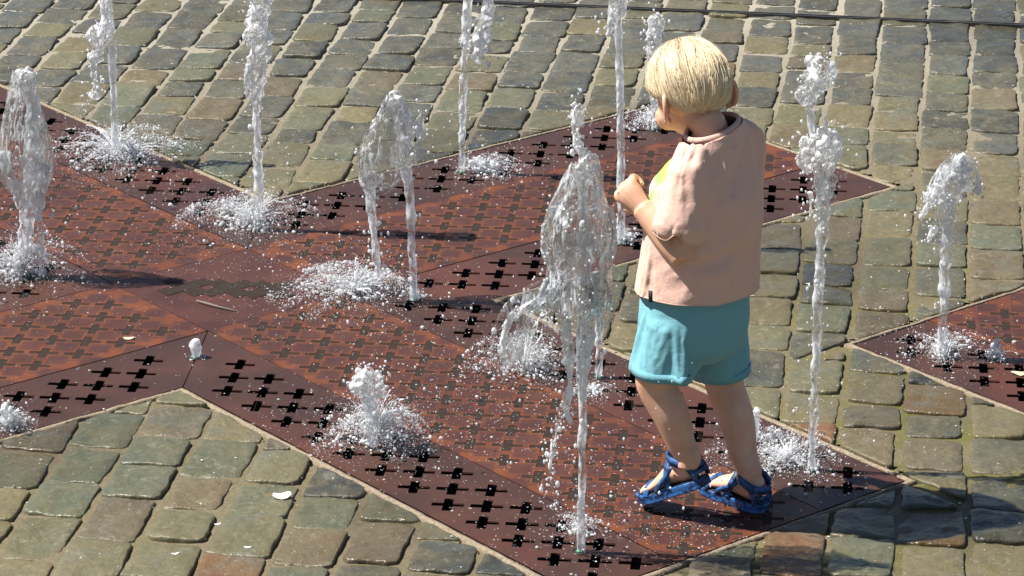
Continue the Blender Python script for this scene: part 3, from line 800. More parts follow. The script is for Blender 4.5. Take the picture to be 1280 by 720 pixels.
# t-shirt
def ringp(c, a, b, n=40, ex=2.3, tilt=(0, 0)):
    out = []
    for k in range(n):
        w = 2*math.pi*k/n; cw, sw_ = math.cos(w), math.sin(w)
        x = math.copysign(abs(cw)**(2/ex), cw)*a; y = math.copysign(abs(sw_)**(2/ex), sw_)*b
        out.append(c+LF*x+F_*y+Z*(tilt[0]*x+tilt[1]*y))
    return out
SHIRT = [(867, 357, 5.825, .120, .107), (870, 333, 5.825, .116, .106), (876, 300, 5.82, .108, .103), (881, 255, 5.815, .107, .108), (884, 218, 5.81, .102, .103),
         (890, 196, 5.806, .092, .078), (893, 178, 5.803, .076, .056), (890, 162, 5.80, .058, .049)]
def fold(co, no, items):
    d = np.zeros(len(co))
    for (p0, p1, amp, wd) in items:
        p0, p1 = np.asarray(p0), np.asarray(p1); v = p1-p0; L2 = v@v
        t = np.clip(((co-p0)@v)/L2, 0, 1); q = p0+t[:, None]*v; r = np.linalg.norm(co-q, axis=1)
        d += amp*np.exp(-(r/wd)**2)*np.sin(np.clip(t*.9+.1, 0, 1)*math.pi)**.5
    return co+no*d[:, None]
def shade_obj(me):
    o = bpy.data.objects.new('tmp', me); COL.objects.link(o); return o
def drape(me, pins, collider, frames=26, bend=.35):
    """let the cloth hang on the body for a moment, then keep that shape"""
    o = shade_obj(me); g_ = o.vertex_groups.new(name='pin')
    for i_, w_ in pins: g_.add([int(i_)], float(w_), 'REPLACE')
    b = shade_obj(collider); cm_ = b.modifiers.new('c', 'COLLISION')
    b.collision.thickness_outer = .0035; b.collision.thickness_inner = .02; b.collision.cloth_friction = 12; b.collision.damping = .3
    m = o.modifiers.new('cloth', 'CLOTH'); st = m.settings
    st.quality = 7; st.mass = .12; st.air_damping = 2.0; st.tension_stiffness = 14; st.compression_stiffness = 12; st.shear_stiffness = 7; st.bending_stiffness = bend
    st.tension_damping = 8; st.compression_damping = 8; st.shear_damping = 6; st.bending_damping = .5
    st.vertex_group_mass = 'pin'; st.pin_stiffness = 1.0
    m.collision_settings.collision_quality = 3; m.collision_settings.distance_min = .002; m.collision_settings.use_self_collision = False
    m.point_cache.frame_start = 1; m.point_cache.frame_end = frames+2
    for f in range(1, frames+1): scene.frame_set(f)
    dg = bpy.context.evaluated_depsgraph_get(); out = bpy.data.meshes.new_from_object(o.evaluated_get(dg))
    bpy.data.objects.remove(o); bpy.data.objects.remove(b); scene.frame_set(1); return out
def cut(me, cuts):
    """open the closed shape along planes: (point, outward normal, reach)"""
    bm = bmesh.new(); bm.from_mesh(me)
    for p, n_, reach in cuts:
        p, n_ = np.asarray(p), nrm(n_)
        fs = []
        for f in bm.faces:
            c = np.array(f.calc_center_median())-p; ax = c@n_
            if ax > -.04 and np.linalg.norm(c-n_*ax) < reach and ax < .06: fs.append(f)
        gm = set(fs)
        for f in fs: gm.update(f.verts); gm.update(f.edges)
        bmesh.ops.bisect_plane(bm, geom=list(gm), plane_co=Vector(p), plane_no=Vector(n_), clear_outer=True, dist=1e-5)
    bmesh.ops.remove_doubles(bm, verts=bm.verts, dist=.0012)
    bmesh.ops.delete(bm, geom=[v for v in bm.verts if not v.link_faces], context='VERTS')
    bm.to_mesh(me); bm.free(); return me
def wrinkle(me, amp):
    co, no = getco(me), getno(me); d = np.zeros(len(co))
    for i, p in enumerate(co):
        a = p[0]*.8+p[2]*.6; b = -p[0]*.6+p[2]*.8
        w = mnoise.noise(Vector((a*9, p[1]*9, b*34)))
        d[i] = (1-abs(w)*2.6)*max(0, .5+mnoise.noise(Vector(p*11)))+.5*mnoise.noise(Vector(p*42))
    setco(me, co+no*(d*amp)[:, None])
def uncap(me, e, d, r):
    """take the lid off a sleeve end and even its rim"""
    bm = bmesh.new(); bm.from_mesh(me); bm.normal_update(); kill = []
    for f in bm.faces:
        c = np.array(f.calc_center_median())-e; ax = c@d
        if -.016 < ax < .02 and np.linalg.norm(c-d*ax) < r and np.array(f.normal)@d > .5: kill.append(f)
    bmesh.ops.delete(bm, geom=kill, context='FACES'); bmesh.ops.delete(bm, geom=[v for v in bm.verts if not v.link_faces], context='VERTS')
    rim = [v for v in bm.verts if v.is_boundary and abs((np.array(v.co)-e)@d) < .03]
    for _ in range(6):
        new = []
        for v in rim:
            nb = [ed.other_vert(v) for ed in v.link_edges if ed.is_boundary]
            p = .5*np.array(v.co)+.5*np.mean([np.array(q.co) for q in nb], axis=0) if len(nb) == 2 else np.array(v.co)
            p = p-d*((p-e)@d+.006)*.6; new.append(p)
        for v, p in zip(rim, new): v.co = p
    bm.to_mesh(me); bm.free()
def loops(me):
    bm = bmesh.new(); bm.from_mesh(me); bd = [e for e in bm.edges if len(e.link_faces) == 1]; adj = {}
    for e in bd:
        a, b = e.verts[0].index, e.verts[1].index; adj.setdefault(a, []).append(b); adj.setdefault(b, []).append(a)
    co = [np.array(v.co) for v in bm.verts]; bm.free(); out = []; seen = set()
    for a in adj:
        if a in seen: continue
        lp = [a]; seen.add(a)
        while True:
            nx = [b for b in adj[lp[-1]] if b not in seen]
            if not nx: break
            lp.append(nx[0]); seen.add(nx[0])
        if len(lp) > 12:
            P = np.array([co[q] for q in lp])
            for _ in range(3): P = .25*np.roll(P, 1, 0)+.5*P+.25*np.roll(P, -1, 0)
            out.append(P)
    return out
def thicken(me, th, lv=1):
    o = shade_obj(me); k = o.modifiers.new('s', 'SUBSURF'); k.levels = lv; k.render_levels = lv
    k = o.modifiers.new('t', 'SOLIDIFY'); k.thickness = th; k.offset = 0
    dg = bpy.context.evaluated_depsgraph_get(); dg.update(); out = bpy.data.meshes.new_from_object(o.evaluated_get(dg)); bpy.data.objects.remove(o); return out
def shirt_folds(me):
    co, no = getco(me), getno(me); w = lambda px, py, dy=-.09: W(px, py, 5.81+dy); items = []
    for a, b, amp, wd in (((880, 268, -.10), (912, 222, -.10), -.0045, .010), ((886, 262, -.10), (905, 205, -.09), .005, .011), ((876, 318, -.10), (934, 288, -.07), .005, .010),
                          ((870, 334, -.10), (930, 312, -.08), -.005, .010), ((862, 350, -.11), (920, 340, -.09), .0045, .011), ((944, 235, -.02), (928, 355, -.05), -.006, .012),
                          ((950, 225, -.01), (940, 345, -.03), .005, .011), ((842, 332, -.10), (824, 372, -.10), -.006, .010), ((856, 338, -.11), (850, 380, -.11), .005, .011),
                          ((884, 340, -.11), (880, 380, -.11), -.0045, .012), ((908, 325, -.09), (912, 378, -.09), .0045, .012), ((814, 315, -.06), (800, 352, -.04), .005, .011),
                          ((930, 175, -.03), (915, 235, -.08), -.004, .012), ((900, 180, -.08), (925, 190, -.06), .003, .010), ((860, 205, -.09), (872, 262, -.12), .004, .007), ((852, 225, -.1), (868, 285, -.12), -.004, .007)):
        items.append((w(*a), w(*b), amp, wd))
    setco(me, fold(co, no, items))
def build_shirt():
    S = Soup(); RG = []
    for i, (px, py, y, a, b) in enumerate(SHIRT): RG.append(ringp(W(px, py, y), a, b, tilt=(.05, -.06) if i == 0 else (0, 0.0) if i < 4 else (-.08, 0) if i == 4 else (-.16, -.06) if i == 5 else (-.24, -.14)))
    RG = [ringp(W(*SHIRT[0][:3])-Z*.025, SHIRT[0][3], SHIRT[0][4], tilt=(.05, -.06))]+RG+[[p+Z*.02 for p in RG[-1]]]
    rings(S, RG)
    ends_ = []
    def sleeve(sh, el, r0, r1, fr):
        d = nrm(el-sh); e = sh+(el-sh)*fr; ends_.append((e, d, r1))
        tube(S, [(*(sh-d*.032+(CH-sh)*.35), r0*.75), (*(sh), r0), (*(sh*.45+e*.55), (r0+r1)/2), (*e, r1), (*(e+d*.02), r1*1.02)], sub=5, n=26, up=F_)
    sleeve(L_SH+Z*.004, W(848, 319, 5.730), .045, .0565, .60)
    sleeve(R_SH+Z*.004, R_EL, .047, .053, .65)
    me = remesh(S.mesh(), .0062, 3, .5)
    hem = W(*SHIRT[0][:3]); cn = W(*SHIRT[-1][:3]); nn = nrm(Z+LF*.24+F_*.14)
    for e, d, r in ends_: uncap(me, e+d*.02, d, r*1.3)
    cut(me, [(cn+nn*.002, nn, .066), (hem, -nrm(Z-LF*.05+F_*.06), .2)])
    co = getco(me); no = getno(me)
    co = co+no*np.array([.0022*mnoise.noise(Vector(p*17)) for p in co])[:, None]; setco(me, co)
    base = np.array((.79, .515, .42)); cols = np.tile(np.append(base, 1), (len(co), 1))
    rel = co-CH; fx = rel@F_; lx = rel@LF; z = rel[:, 2]
    blot = np.array([mnoise.noise(Vector((a*22, b*22, 2.2))) for a, b in zip(lx, z)])
    m = (fx > .02) & (abs(lx) < .095) & (abs(z+.02) < .062)
    cols[m & (blot > -.12), :3] = (.30, .52, .16); cols[m & (blot > .22), :3] = (.75, .62, .12); cols[m & (blot < -.22), :3] = (.85, .82, .75)
    ca = me.color_attributes.new('cloth', 'FLOAT_COLOR', 'POINT'); ca.data.foreach_set('color', cols.ravel())
    dn = (co-cn)@nn; rad = np.linalg.norm(co-cn, axis=1)
    pins = [(i_, 1.0) for i_ in np.where((dn > -.03) & (rad < .074))[0]]
    C = Soup()
    tube(C, TRUNK, up=F_, sub=6, n=24)
    rings(C, [ringp(W(868, 425, 5.824), .106, .097), ringp(W(868, 395, 5.825), .109, .100), ringp(W(869, 365, 5.825), .107, .099), ringp(W(874, 325, 5.822), .101, .096), ringp(W(879, 275, 5.817), .100, .101), ringp(W(883, 228, 5.81), .090, .093)])
    tube(C, [(*(NECK-Z*.05), .040), (*(NECK+Z*.01), .034)], sub=3, n=18)
    for sh, el in ((L_SH, L_EL), (R_SH, R_EL)): tube(C, [(*(sh+Z*.002), .037), (*(sh*.55+el*.45+np.array([-.004, 0, 0])), .043), (*(sh*.38+el*.62+np.array([-.007, 0, 0])), .047)], sub=6, n=16)
    out = drape(me, pins, remesh(C.mesh(), .0075, 2), 22, .12); wrinkle(out, .0016); shirt_folds(out); return thicken(out, .0022), loops(out)
M_SHIRT = mat_cloth('peach_jersey', attr='cloth')
sm_, lps = build_shirt(); shirt = link('t_shirt', sm_, M_SHIRT, boy)
M_HEM = mat_cloth('peach_hem', (.72, .465, .38))
def hems(lps, par, ok):
    for P in lps:
        if not ok(P.mean(0)): continue
        S = Soup(); tube(S, [(*p, .0020) for p in np.vstack([P, P[:1]])], n=6, sub=1, caps=False); link('hem', S.mesh(), M_HEM, par)
hems(lps, shirt, lambda c: c[2] < W(889, 200, 5.8)[2])
# neckband, hem tag
S = Soup(); cn = W(*SHIRT[-1][:3])
loop = ringp(cn+Z*.004, .0535, .045, 36, 2.1, (-.24, -.14)); tube(S, [(*p, .0042, .0062) for p in loop+loop[:1]], n=8, sub=1, caps=False, up=Z)
M_BAND = mat_cloth('peach_rib', (.66, .43, .36)); link('neckband', S.mesh(), M_BAND, shirt)
def ribbon(S, P, wdir, w, th):
    P = np.asarray(P, float); n = len(P); T = np.gradient(P, axis=0); V = []; F = []
    for i in range(n):
        wd = np.asarray(wdir(i) if callable(wdir) else wdir, float); wd = nrm(wd-nrm(T[i])*(wd@nrm(T[i]))); o = nrm(np.cross(T[i], wd))
        for a, b in ((-1, -1), (1, -1), (1, 1), (-1, 1)): V.append(P[i]+wd*a*w/2+o*b*th/2)
    for i in range(n-1):
        for k in range(4): F.append([i*4+k, i*4+(k+1) % 4, i*4+4+(k+1) % 4, i*4+4+k])
    F += [[3, 2, 1, 0], [n*4-4, n*4-3, n*4-2, n*4-1]]
    S.add(V, F)

# shorts
M_SHORTS = mat_cloth('turquoise_cotton', (.185, .44, .51), bump=.0004)
LH, RH = W(820, 463, 5.768), W(897, 461, 5.868)
def build_shorts():
    S = Soup()
    RG = [ringp(W(870, 330, 5.825), .092, .085), ringp(W(869, 370, 5.825), .103, .095), ringp(W(868, 400, 5.825), .109, .099), ringp(W(866, 424, 5.823), .104, .093), ringp(W(864, 440, 5.822), .06, .06)]
    rings(S, RG[::-1]); cuts = [(W(870, 340, 5.825), Z, .2)]
    for hip, hem, r in ((L_HIP, LH, (.068, .067)), (R_HIP, RH, (.061, .058))):
        d = nrm(hem-hip)
        tube(S, [(*(hip+Z*.015), r[0]*.9), (*hip, r[0]*1.0), (*(hip*.5+hem*.5), r[0]*1.0), (*hem, r[1]), (*(hem+d*.02), r[1])], n=28, sub=6); cuts.append((hem+d*.004, nrm(d-Z*1.6), r[1]*1.4))
    me = remesh(S.mesh(), .0062, 3, .5); co, no = getco(me), getno(me)
    setco(me, co+no*np.array([.0025*mnoise.noise(Vector(p*16)) for p in co])[:, None]); cut(me, cuts); co = getco(me)
    pins = [(q, 1.0) for q in np.where(co[:, 2] > W(870, 372, 5.825)[2])[0]]
    C = Soup(); rings(C, [ringp(W(868, 440, 5.824), .06, .06), ringp(W(868, 420, 5.824), .094, .084), ringp(W(868, 395, 5.825), .100, .090), ringp(W(869, 360, 5.825), .088, .082)])
    for hip, kn, an in ((L_HIP, L_KN, L_AN), (R_HIP, R_KN, R_AN)): tube(C, [(*hip, .054), (*(hip*.5+kn*.5), .048), (*kn, .043), (*(kn*.7+an*.3), .040)], n=18, sub=6)
    out = drape(me, pins, remesh(C.mesh(), .0075, 2), 18, .12); wrinkle(out, .0009); return thicken(out, .0024), loops(out)
sm_, lps = build_shorts(); shorts = link('shorts', sm_, M_SHORTS, boy)
M_SEAM = mat_cloth('turquoise_hem', (.17, .41, .48))
for P in lps:
    if P[:, 2].mean() > W(868, 420, 5.8)[2]: continue
    hip, hem = (L_HIP, LH) if np.linalg.norm(P.mean(0)-LH) < np.linalg.norm(P.mean(0)-RH) else (R_HIP, RH)
    d = nrm(nrm(hem-hip)-Z*1.6); c = P.mean(0); Q = np.array([p+(p-c)/np.linalg.norm(p-c)*.0018-d*.0075 for p in P])
    S = Soup(); ribbon(S, np.vstack([Q, Q[:2]]), d, .0175, .0032); link('cuff', S.mesh(), M_SEAM, shorts)
# small black woven tag on the shirt hem
S = Soup(); c = W(813, 371, 5.70); 
ribbon(S, [c+Z*.012, c, c-Z*.010+np.array([.001, -.002, 0])], (.8, -.5, 0), .008, .0015)
link('hem_tag', S.mesh(), mat_plain('black_tag', (.012, .012, .016), .6), shirt)

# sandals
def mat_sandal():
    t = NT('sandal_webbing'); p = t.pos(); n = t.noise(75, 3, .6, p, .6)
    c = t.mix(t.ramp(n, .44, .54), (.007, .022, .07), (.022, .115, .32)); c = t.mix(t.ramp(t.noise(120, 2, .5, p), .6, .66), c, (.012, .018, .05))
    t.set(Base_Color=c, Roughness=.6); t.bump(t.noise(500, 2, .5, p), .0006, .6); return t.m
def mat_sole():
    t = NT('sandal_sole'); p = t.pos(); n = t.noise(60, 2, .5, p, 1.0)
    c = t.mix(t.ramp(n, .47, .53), (.008, .026, .085), (.022, .115, .33)); t.set(Base_Color=c, Roughness=.55); return t.m
M_STRAP, M_SOLE, M_TREAD = mat_sandal(), mat_sole(), mat_plain('sandal_footbed', (.012, .016, .035), .6)
for kk in ('l', 'r'):
    h, t, s, n, L = foot_frame(kk); P = lambda a, b, c: h+t*a+s*b+n*c
    sandal = empty('sandal', tuple(h), None, None); sandal.parent = boy; sandal.matrix_parent_inverse = parent_matrix(boy).inverted()
    S = Soup(); out = []
    sg = 1 if kk == 'l' else -1
    for x, wl, wr in ((-.004, .012, .012), (.004, .022, .022), (.03, .027, .026), (.065, .026, .024), (.1, .031, .030), (.13, .032, .032), (.15, .026, .027), (.163, .012, .014)): out.append((x, wl, wr))
    X = np.linspace(-.004, .163, 26); wl = np.interp(X, [o[0] for o in out], [o[1] for o in out]); wr = np.interp(X, [o[0] for o in out], [o[2] for o in out])
    rim = [(x, -a) for x, a in zip(X, wl)]+[(x, b) for x, b in zip(X[::-1], wr[::-1])]
    curl = lambda x: .010*max(0, (x-.11)/.055)**2
    cm = np.mean(rim, axis=0)
    lay = lambda z, sc: [P(cm[0]+(x-cm[0])*sc, y*sc, z+curl(x)) for x, y in rim]
    rings(S, [lay(0, .96), lay(.002, 1.0), lay(.007, .985), lay(.013, 1.0), lay(.0165, .99), lay(.018, .95)])
    link('sole', S.mesh(), M_SOLE, sandal, smooth=False)
    S = Soup(); rings(S, [lay(.017, .93), lay(.0195, .91)]); link('footbed', S.mesh(), M_TREAD, sandal, smooth=False)
    def strap(pts, wdir, w=.015, th=.0026):
        S = Soup(); Q = catmull(np.array([P(*q) for q in pts]), 6); ribbon(S, Q, wdir, w, th); link('strap', S.mesh(), M_STRAP, sandal)
    arch = lambda x, hw, ht, dx=0: [(x+dx*math.sin(a), hw*math.cos(a), .016+ht*math.sin(a)) for a in np.linspace(0, math.pi, 9)]
    strap(arch(.125, .031, .023, -.006), t, .013)
    strap(arch(.072, .027, .049, -.012), t+n*.4, .013)
    an = L_AN if kk == 'l' else R_AN
    ax = nrm(n*.8+Z*.4-t*.1); cc = P(.026, 0, .060); e1 = nrm(t-ax*(t@ax)); e2 = np.cross(ax, e1)
    S = Soup(); loop = [cc+e1*(.034*math.cos(a))+e2*(.029*math.sin(a))-ax*.010*math.cos(a)*-1 for a in np.linspace(0, 2*math.pi, 34)]
    ribbon(S, loop, ax, .0155, .0034); link('ankle_strap', S.mesh(), M_STRAP, sandal)
    for sd in (-1, 1):
        strap([(.100, sd*.0295, .018), (.085, sd*.031, .030), (.060, sd*.029, .044), (.045, sd*.028, .056)], n, .009)
        strap([(.004, sd*.021, .016), (.006, sd*.0235, .034), (.016, sd*.026, .054)], t, .010)
    strap([(.004, .020, .030), (-.004, .010, .031), (-.006, 0, .032), (-.004, -.010, .031), (.004, -.020, .030)], n, .009)

# ------------------------------------------------------------------ water
M_WATER = mat_water('water', .04, .86, .05, thin=.66); M_FOAM = mat_spray('foam_glint_water', .25); M_FILM = mat_film(); M_DROP = mat_spray('water_drop', .30)
M_NOZ = mat_plain('nozzle_steel', (.03, .028, .026), .35, .3, 80); M_LENS = mat_plain('nozzle_lens', (.03, .25, .12), .2, .2, 80)
def lathe_film(S, rows, yb, a0=0, a1=360, th=.0013, rag=.0, seed=0, n=46, amp=.0035):
    """thin wavering sheet of water; rows = (centre px, py, half width px[, depth factor])"""
    Rw = catmull(np.array([r if len(r) == 4 else (*r, 1.0) for r in rows], float), 6)
    A = np.linspace(R(a0), R(a1), n); O = []; 
    for i, (cx, py, hw, df) in enumerate(Rw):
        c = W(cx, py, yb); r = hw*mpp(c)
        for a in A:
            q = c+np.array([math.cos(a)*r, math.sin(a)*r*df, 0])
            nn = np.array([math.cos(a), math.sin(a), .2])
            w = amp*mnoise.noise(Vector((q[0]*24+seed, q[1]*24, q[2]*11)))+amp*.45*mnoise.noise(Vector((q[0]*70+seed, q[1]*70, q[2]*30)))
            O.append((q+nn*w, nn))
    m = len(Rw); keep = []
    for i in range(m-1):
        x = i/(m-1)
        for k in range(n-1):
            q = O[i*n+k][0]
            if rag and x > 1-rag:
                hole = mnoise.noise(Vector((q[0]*55+seed, q[1]*55, q[2]*18)))*.9+(x-(1-rag))/rag
                if hole > .62: continue
            if x > .35 and mnoise.noise(Vector((q[0]*48+seed*2, q[1]*48, q[2]*20))) > .50-.12*x: continue
            keep.append((i, k))
    V = [o[0]+nrm(o[1])*th/2 for o in O]+[o[0]-nrm(o[1])*th/2 for o in O]; N = m*n; F = []
    ks = set(keep)
    for i, k in keep:
        a, b, c, d = i*n+k, i*n+k+1, (i+1)*n+k+1, (i+1)*n+k
        F.append([d, c, b, a]); F.append([N+a, N+b, N+c, N+d])
        if (i-1, k) not in ks: F.append([a, b, N+b, N+a])
        if (i+1, k) not in ks: F.append([d, N+d, N+c, c])
        if (i, k-1) not in ks: F.append([a, N+a, N+d, d])
        if (i, k+1) not in ks: F.append([b, c, N+c, N+b])
    S.add(V, F)
def clean(me):
    bm = bmesh.new(); bm.from_mesh(me); bmesh.ops.delete(bm, geom=[v for v in bm.verts if not v.link_faces], context='VERTS'); bm.to_mesh(me); bm.free(); return me
class Jet:
    def __init__(s, base, label, group='water jets of the fountain', name='water_jet', nozzle=True):
        s.b = G(*base); s.y = s.b[1]; s.px = base; s.k = mpp(s.b); s.seed = rng.uniform(0, 99)
        s.o = empty(name, tuple(s.b), label, 'water jet', group); s.S = Soup(); s.dc = []; s.dr = []; s.dq = []
        if nozzle: make_nozzle(base)
    def rope(s, pts, dy=0.0, lump=.32, n=10, spray=0, sp=9):
        P = [(*W(x, y, s.y+dy), r*s.k) for x, y, r in pts]; D = catmull(np.array(P), 14); sd = rng.uniform(0, 99)
        for i in range(len(D)):
            z = D[i, 2]; D[i, 3] *= max(.25, 1+lump*1.3*mnoise.noise(Vector((z*24, sd, 0)))+lump*.5*mnoise.noise(Vector((z*70, sd, 7))))
            D[i, 0] += .0022*mnoise.noise(Vector((z*22, sd, 3))); D[i, 1] += .002*mnoise.noise(Vector((z*22, sd, 5)))
        tube(s.S, D, n=n, sub=1, lump=lambda i, w: max(.35, 1+lump*1.4*mnoise.noise(Vector((math.cos(w)*1.3, math.sin(w)*1.3+sd, D[min(i, len(D)-1), 2]*48)))))
        for _ in range(spray):
            q = D[rng.integers(len(D))]; r = s.k*rng.uniform(.45, 1.8)*(1 if rng.random() < .85 else 1.7)
            s.drop(q[:3]+np.array([rng.normal(0, sp*s.k), rng.normal(0, sp*s.k), rng.normal(0, sp*s.k)]), r, rng.uniform(1, 1.9))
    def drop(s, c, r, st=1.0): s.dc.append(c); s.dr.append(r); s.dq.append((1, 1, st))
    def blob(s, x, y, rx, ry, n=26, r=(3, 7), dy=0.0, spray=0):
        c = W(x, y, s.y+dy)
        for _ in range(n):
            v = rng.normal(0, 1, 3); v = v/np.linalg.norm(v)*rng.random()**.45
            rr = rng.uniform(*r)*s.k
            ball(s.S, c+v*np.array([rx, rx*.8, ry])*s.k, np.array([1, 1, rng.uniform(.8, 1.5)])*rr, 2)
        for _ in range(spray):
            v = rng.normal(0, 1, 3); v = v/np.linalg.norm(v)*rng.uniform(.8, 1.9)
            s.drop(c+v*np.array([rx, rx, ry])*s.k, s.k*rng.uniform(.5, 1.8), rng.uniform(.9, 1.5))
    def film(s, rows, **kw):
        for _ in range(26):                                   # drops shed by the torn edge
            cx, py, hw = rows[rng.integers(len(rows)//2, len(rows))][:3]; a = rng.uniform(0, 2*math.pi); r_ = hw*s.k*rng.uniform(.9, 1.25)
            s.drop(W(cx, py+rng.normal(0, 12), s.y)+np.array([math.cos(a)*r_, math.sin(a)*r_, 0]), s.k*rng.uniform(.5, 1.9), rng.uniform(.9, 1.6))
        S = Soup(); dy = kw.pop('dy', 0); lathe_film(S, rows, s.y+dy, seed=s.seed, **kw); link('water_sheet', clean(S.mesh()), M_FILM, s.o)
    def sheet(s, path, wd, dy=-.03, n=16, th=.0013):
        P = catmull(np.array([(*W(x, y, s.y+dy), w*s.k) for x, y, w in path]), 10); wd = nrm(wd); T = np.gradient(P[:, :3], axis=0); m = len(P); O = []
        for i in range(m):
            t_ = nrm(T[i]); b = nrm(wd-t_*(wd@t_)); o = nrm(np.cross(b, t_))
            for k in range(n):
                x = k/(n-1)*2-1; q = P[i, :3]+b*x*P[i, 3]+o*P[i, 3]*.55*(1-x*x)
                O.append(q+o*(.004*mnoise.noise(Vector((q[0]*26+s.seed, q[1]*26, q[2]*14)))+.002*mnoise.noise(Vector((q[0]*80+s.seed, q[1]*80, q[2]*40)))))
        O = np.array(O).reshape(m, n, 3); du = np.gradient(O, axis=0); dv = np.gradient(O, axis=1); N = np.cross(du, dv); N /= np.linalg.norm(N, axis=2, keepdims=True)+1e-9
        V = np.concatenate([(O+N*th/2).reshape(-1, 3), (O-N*th/2).reshape(-1, 3)]); M = m*n; F = []; ks = set()
        for i in range(m-1):
            for k in range(n-1):
                x = i/(m-1); q = O[i, k]
                if x > .72 and mnoise.noise(Vector((q[0]*60+s.seed, q[1]*60, q[2]*22)))*.8+(x-.72)/.28 > .6: continue
                ks.add((i, k))
        for i, k in ks:
            a, b, c, d = i*n+k, (i+1)*n+k, (i+1)*n+k+1, i*n+k+1
            F.append([a, b, c, d]); F.append([M+d, M+c, M+b, M+a])
            for e, (p, q) in (((i-1, k), (a, d)), ((i+1, k), (c, b)), ((i, k-1), (b, a)), ((i, k+1), (d, c))):
                if e not in ks: F.append([q, p, M+p, M+q][::-1])
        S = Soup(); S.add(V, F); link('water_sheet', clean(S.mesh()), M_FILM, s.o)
    def splash(s, x, y, rx, h, n=500, core=30, arms=7, cs=(2, 5)):
        """drops thrown out of the foot of the jet, with a ragged foaming core on the ground"""
        c = G(x, y); Rm = rx*s.k*1.22; C = []; Q = []; r = []
        lobes = [(rng.uniform(0, 2*math.pi), rng.uniform(.45, 1.35), rng.uniform(.45, 1.25), rng.uniform(.02, .10)) for _ in range(15)]
        for _ in range(int(n*6.0)):
            if rng.random() < .55:                              # along an arc of flying water
                az, L_, hh, wd_ = lobes[rng.integers(len(lobes))]; t_ = rng.random()**.8; aa = az+rng.normal(0, wd_*2.2)
                d = L_*t_; zz = h*s.k*hh*max(0, 3.2*t_*(1-t_*.97))*.62*rng.uniform(.75, 1.1)+abs(rng.normal(0, .15*h*s.k*(1-t_)))+.001; a = aa
            else:
                a = rng.uniform(0, 2*math.pi); d = abs(rng.normal(0, .42)) if rng.random() < .86 else rng.uniform(.5, 2.0)
                zz = max(0, (1-d*.75))*h*s.k*rng.random()**1.7*1.1+.001+(rng.random()**3*.05 if d > .6 else 0)
            C.append(c+np.array([math.cos(a)*d*Rm, math.sin(a)*d*Rm, zz])); r.append(s.k*(.17+rng.pareto(3.2)*.30)); st = rng.uniform(.8, 2.0); Q.append((1+abs(math.cos(a))*rng.random()*1.4, 1+abs(math.sin(a))*rng.random()*1.4, st))
        r = np.minimum(np.array(r), 1.6*s.k)
        me = many_balls('splash', C, r, 1, Q)
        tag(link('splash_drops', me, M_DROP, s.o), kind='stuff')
        S = Soup()
        for _ in range(int(core*3)):
            a = rng.uniform(0, 2*math.pi); d = abs(rng.normal(0, .32)); rr = rng.uniform(cs[0]*.45, cs[1]*.6)*s.k
            ball(S, c+np.array([math.cos(a)*d*Rm, math.sin(a)*d*Rm, max(.3*rr, rng.random()**2*h*.55*s.k*max(.1, 1-d))]), np.array([1.25, 1.1, .8])*rr, 1)
        for _ in range(arms*4):
            a = rng.uniform(0, 2*math.pi); q = np.array([math.cos(a), math.sin(a), 0]); L_ = Rm*rng.uniform(.35, .9); hh = h*s.k*rng.uniform(.3, .9)
            tube(S, [(*(c+q*L_*t+Z*(hh*4*t*(1-t*.8)*.7+.001)), s.k*rng.uniform(.7, 1.6)*(1-.65*t)) for t in np.linspace(.05, 1, 5)], n=7, sub=3)
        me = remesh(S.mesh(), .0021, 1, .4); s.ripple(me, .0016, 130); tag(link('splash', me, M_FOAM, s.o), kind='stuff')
    def ripple(s, me, amp, sc):
        co, no = getco(me), getno(me)
        if len(co) == 0: return
        d = np.array([mnoise.noise(Vector((p[0]*sc, p[1]*sc, p[2]*sc*.6+s.seed)))+.5*mnoise.noise(Vector((p[0]*sc*2.3, p[1]*sc*2.3, p[2]*sc*1.6+s.seed))) for p in co]); setco(me, co+no*(d*amp)[:, None])
    def done(s, mat=None, voxel=.0023):
        if s.S.n:
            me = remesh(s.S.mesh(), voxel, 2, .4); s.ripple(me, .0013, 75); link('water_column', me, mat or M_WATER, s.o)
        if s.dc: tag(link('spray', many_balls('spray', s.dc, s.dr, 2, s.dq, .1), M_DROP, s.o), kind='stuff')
NOZ = []
def make_nozzle(px):
    c = G(*px, z=.0) ; S = Soup(); n = 24
    ring = lambda r, z: [c+np.array([r*math.cos(2*math.pi*k/n), r*math.sin(2*math.pi*k/n), z]) for k in range(n)]
    o = empty('fountain_nozzle', tuple(c), 'small round steel nozzle set flush in a plate under a jet', 'nozzle', 'nozzles of the fountain')
    rings(S, [ring(.0155, -.003), ring(.0160, .0016), ring(.0150, .0024), ring(.0125, .0022), ring(.0115, -.001)], False, True); link('collar', S.mesh(), M_NOZ, o)
    S = Soup(); rings(S, [ring(.0062, -.0015), ring(.0058, .0038), ring(.0035, .0042)], True, True); link('lens', S.mesh(), M_LENS, o)
    NOZ.append(o)

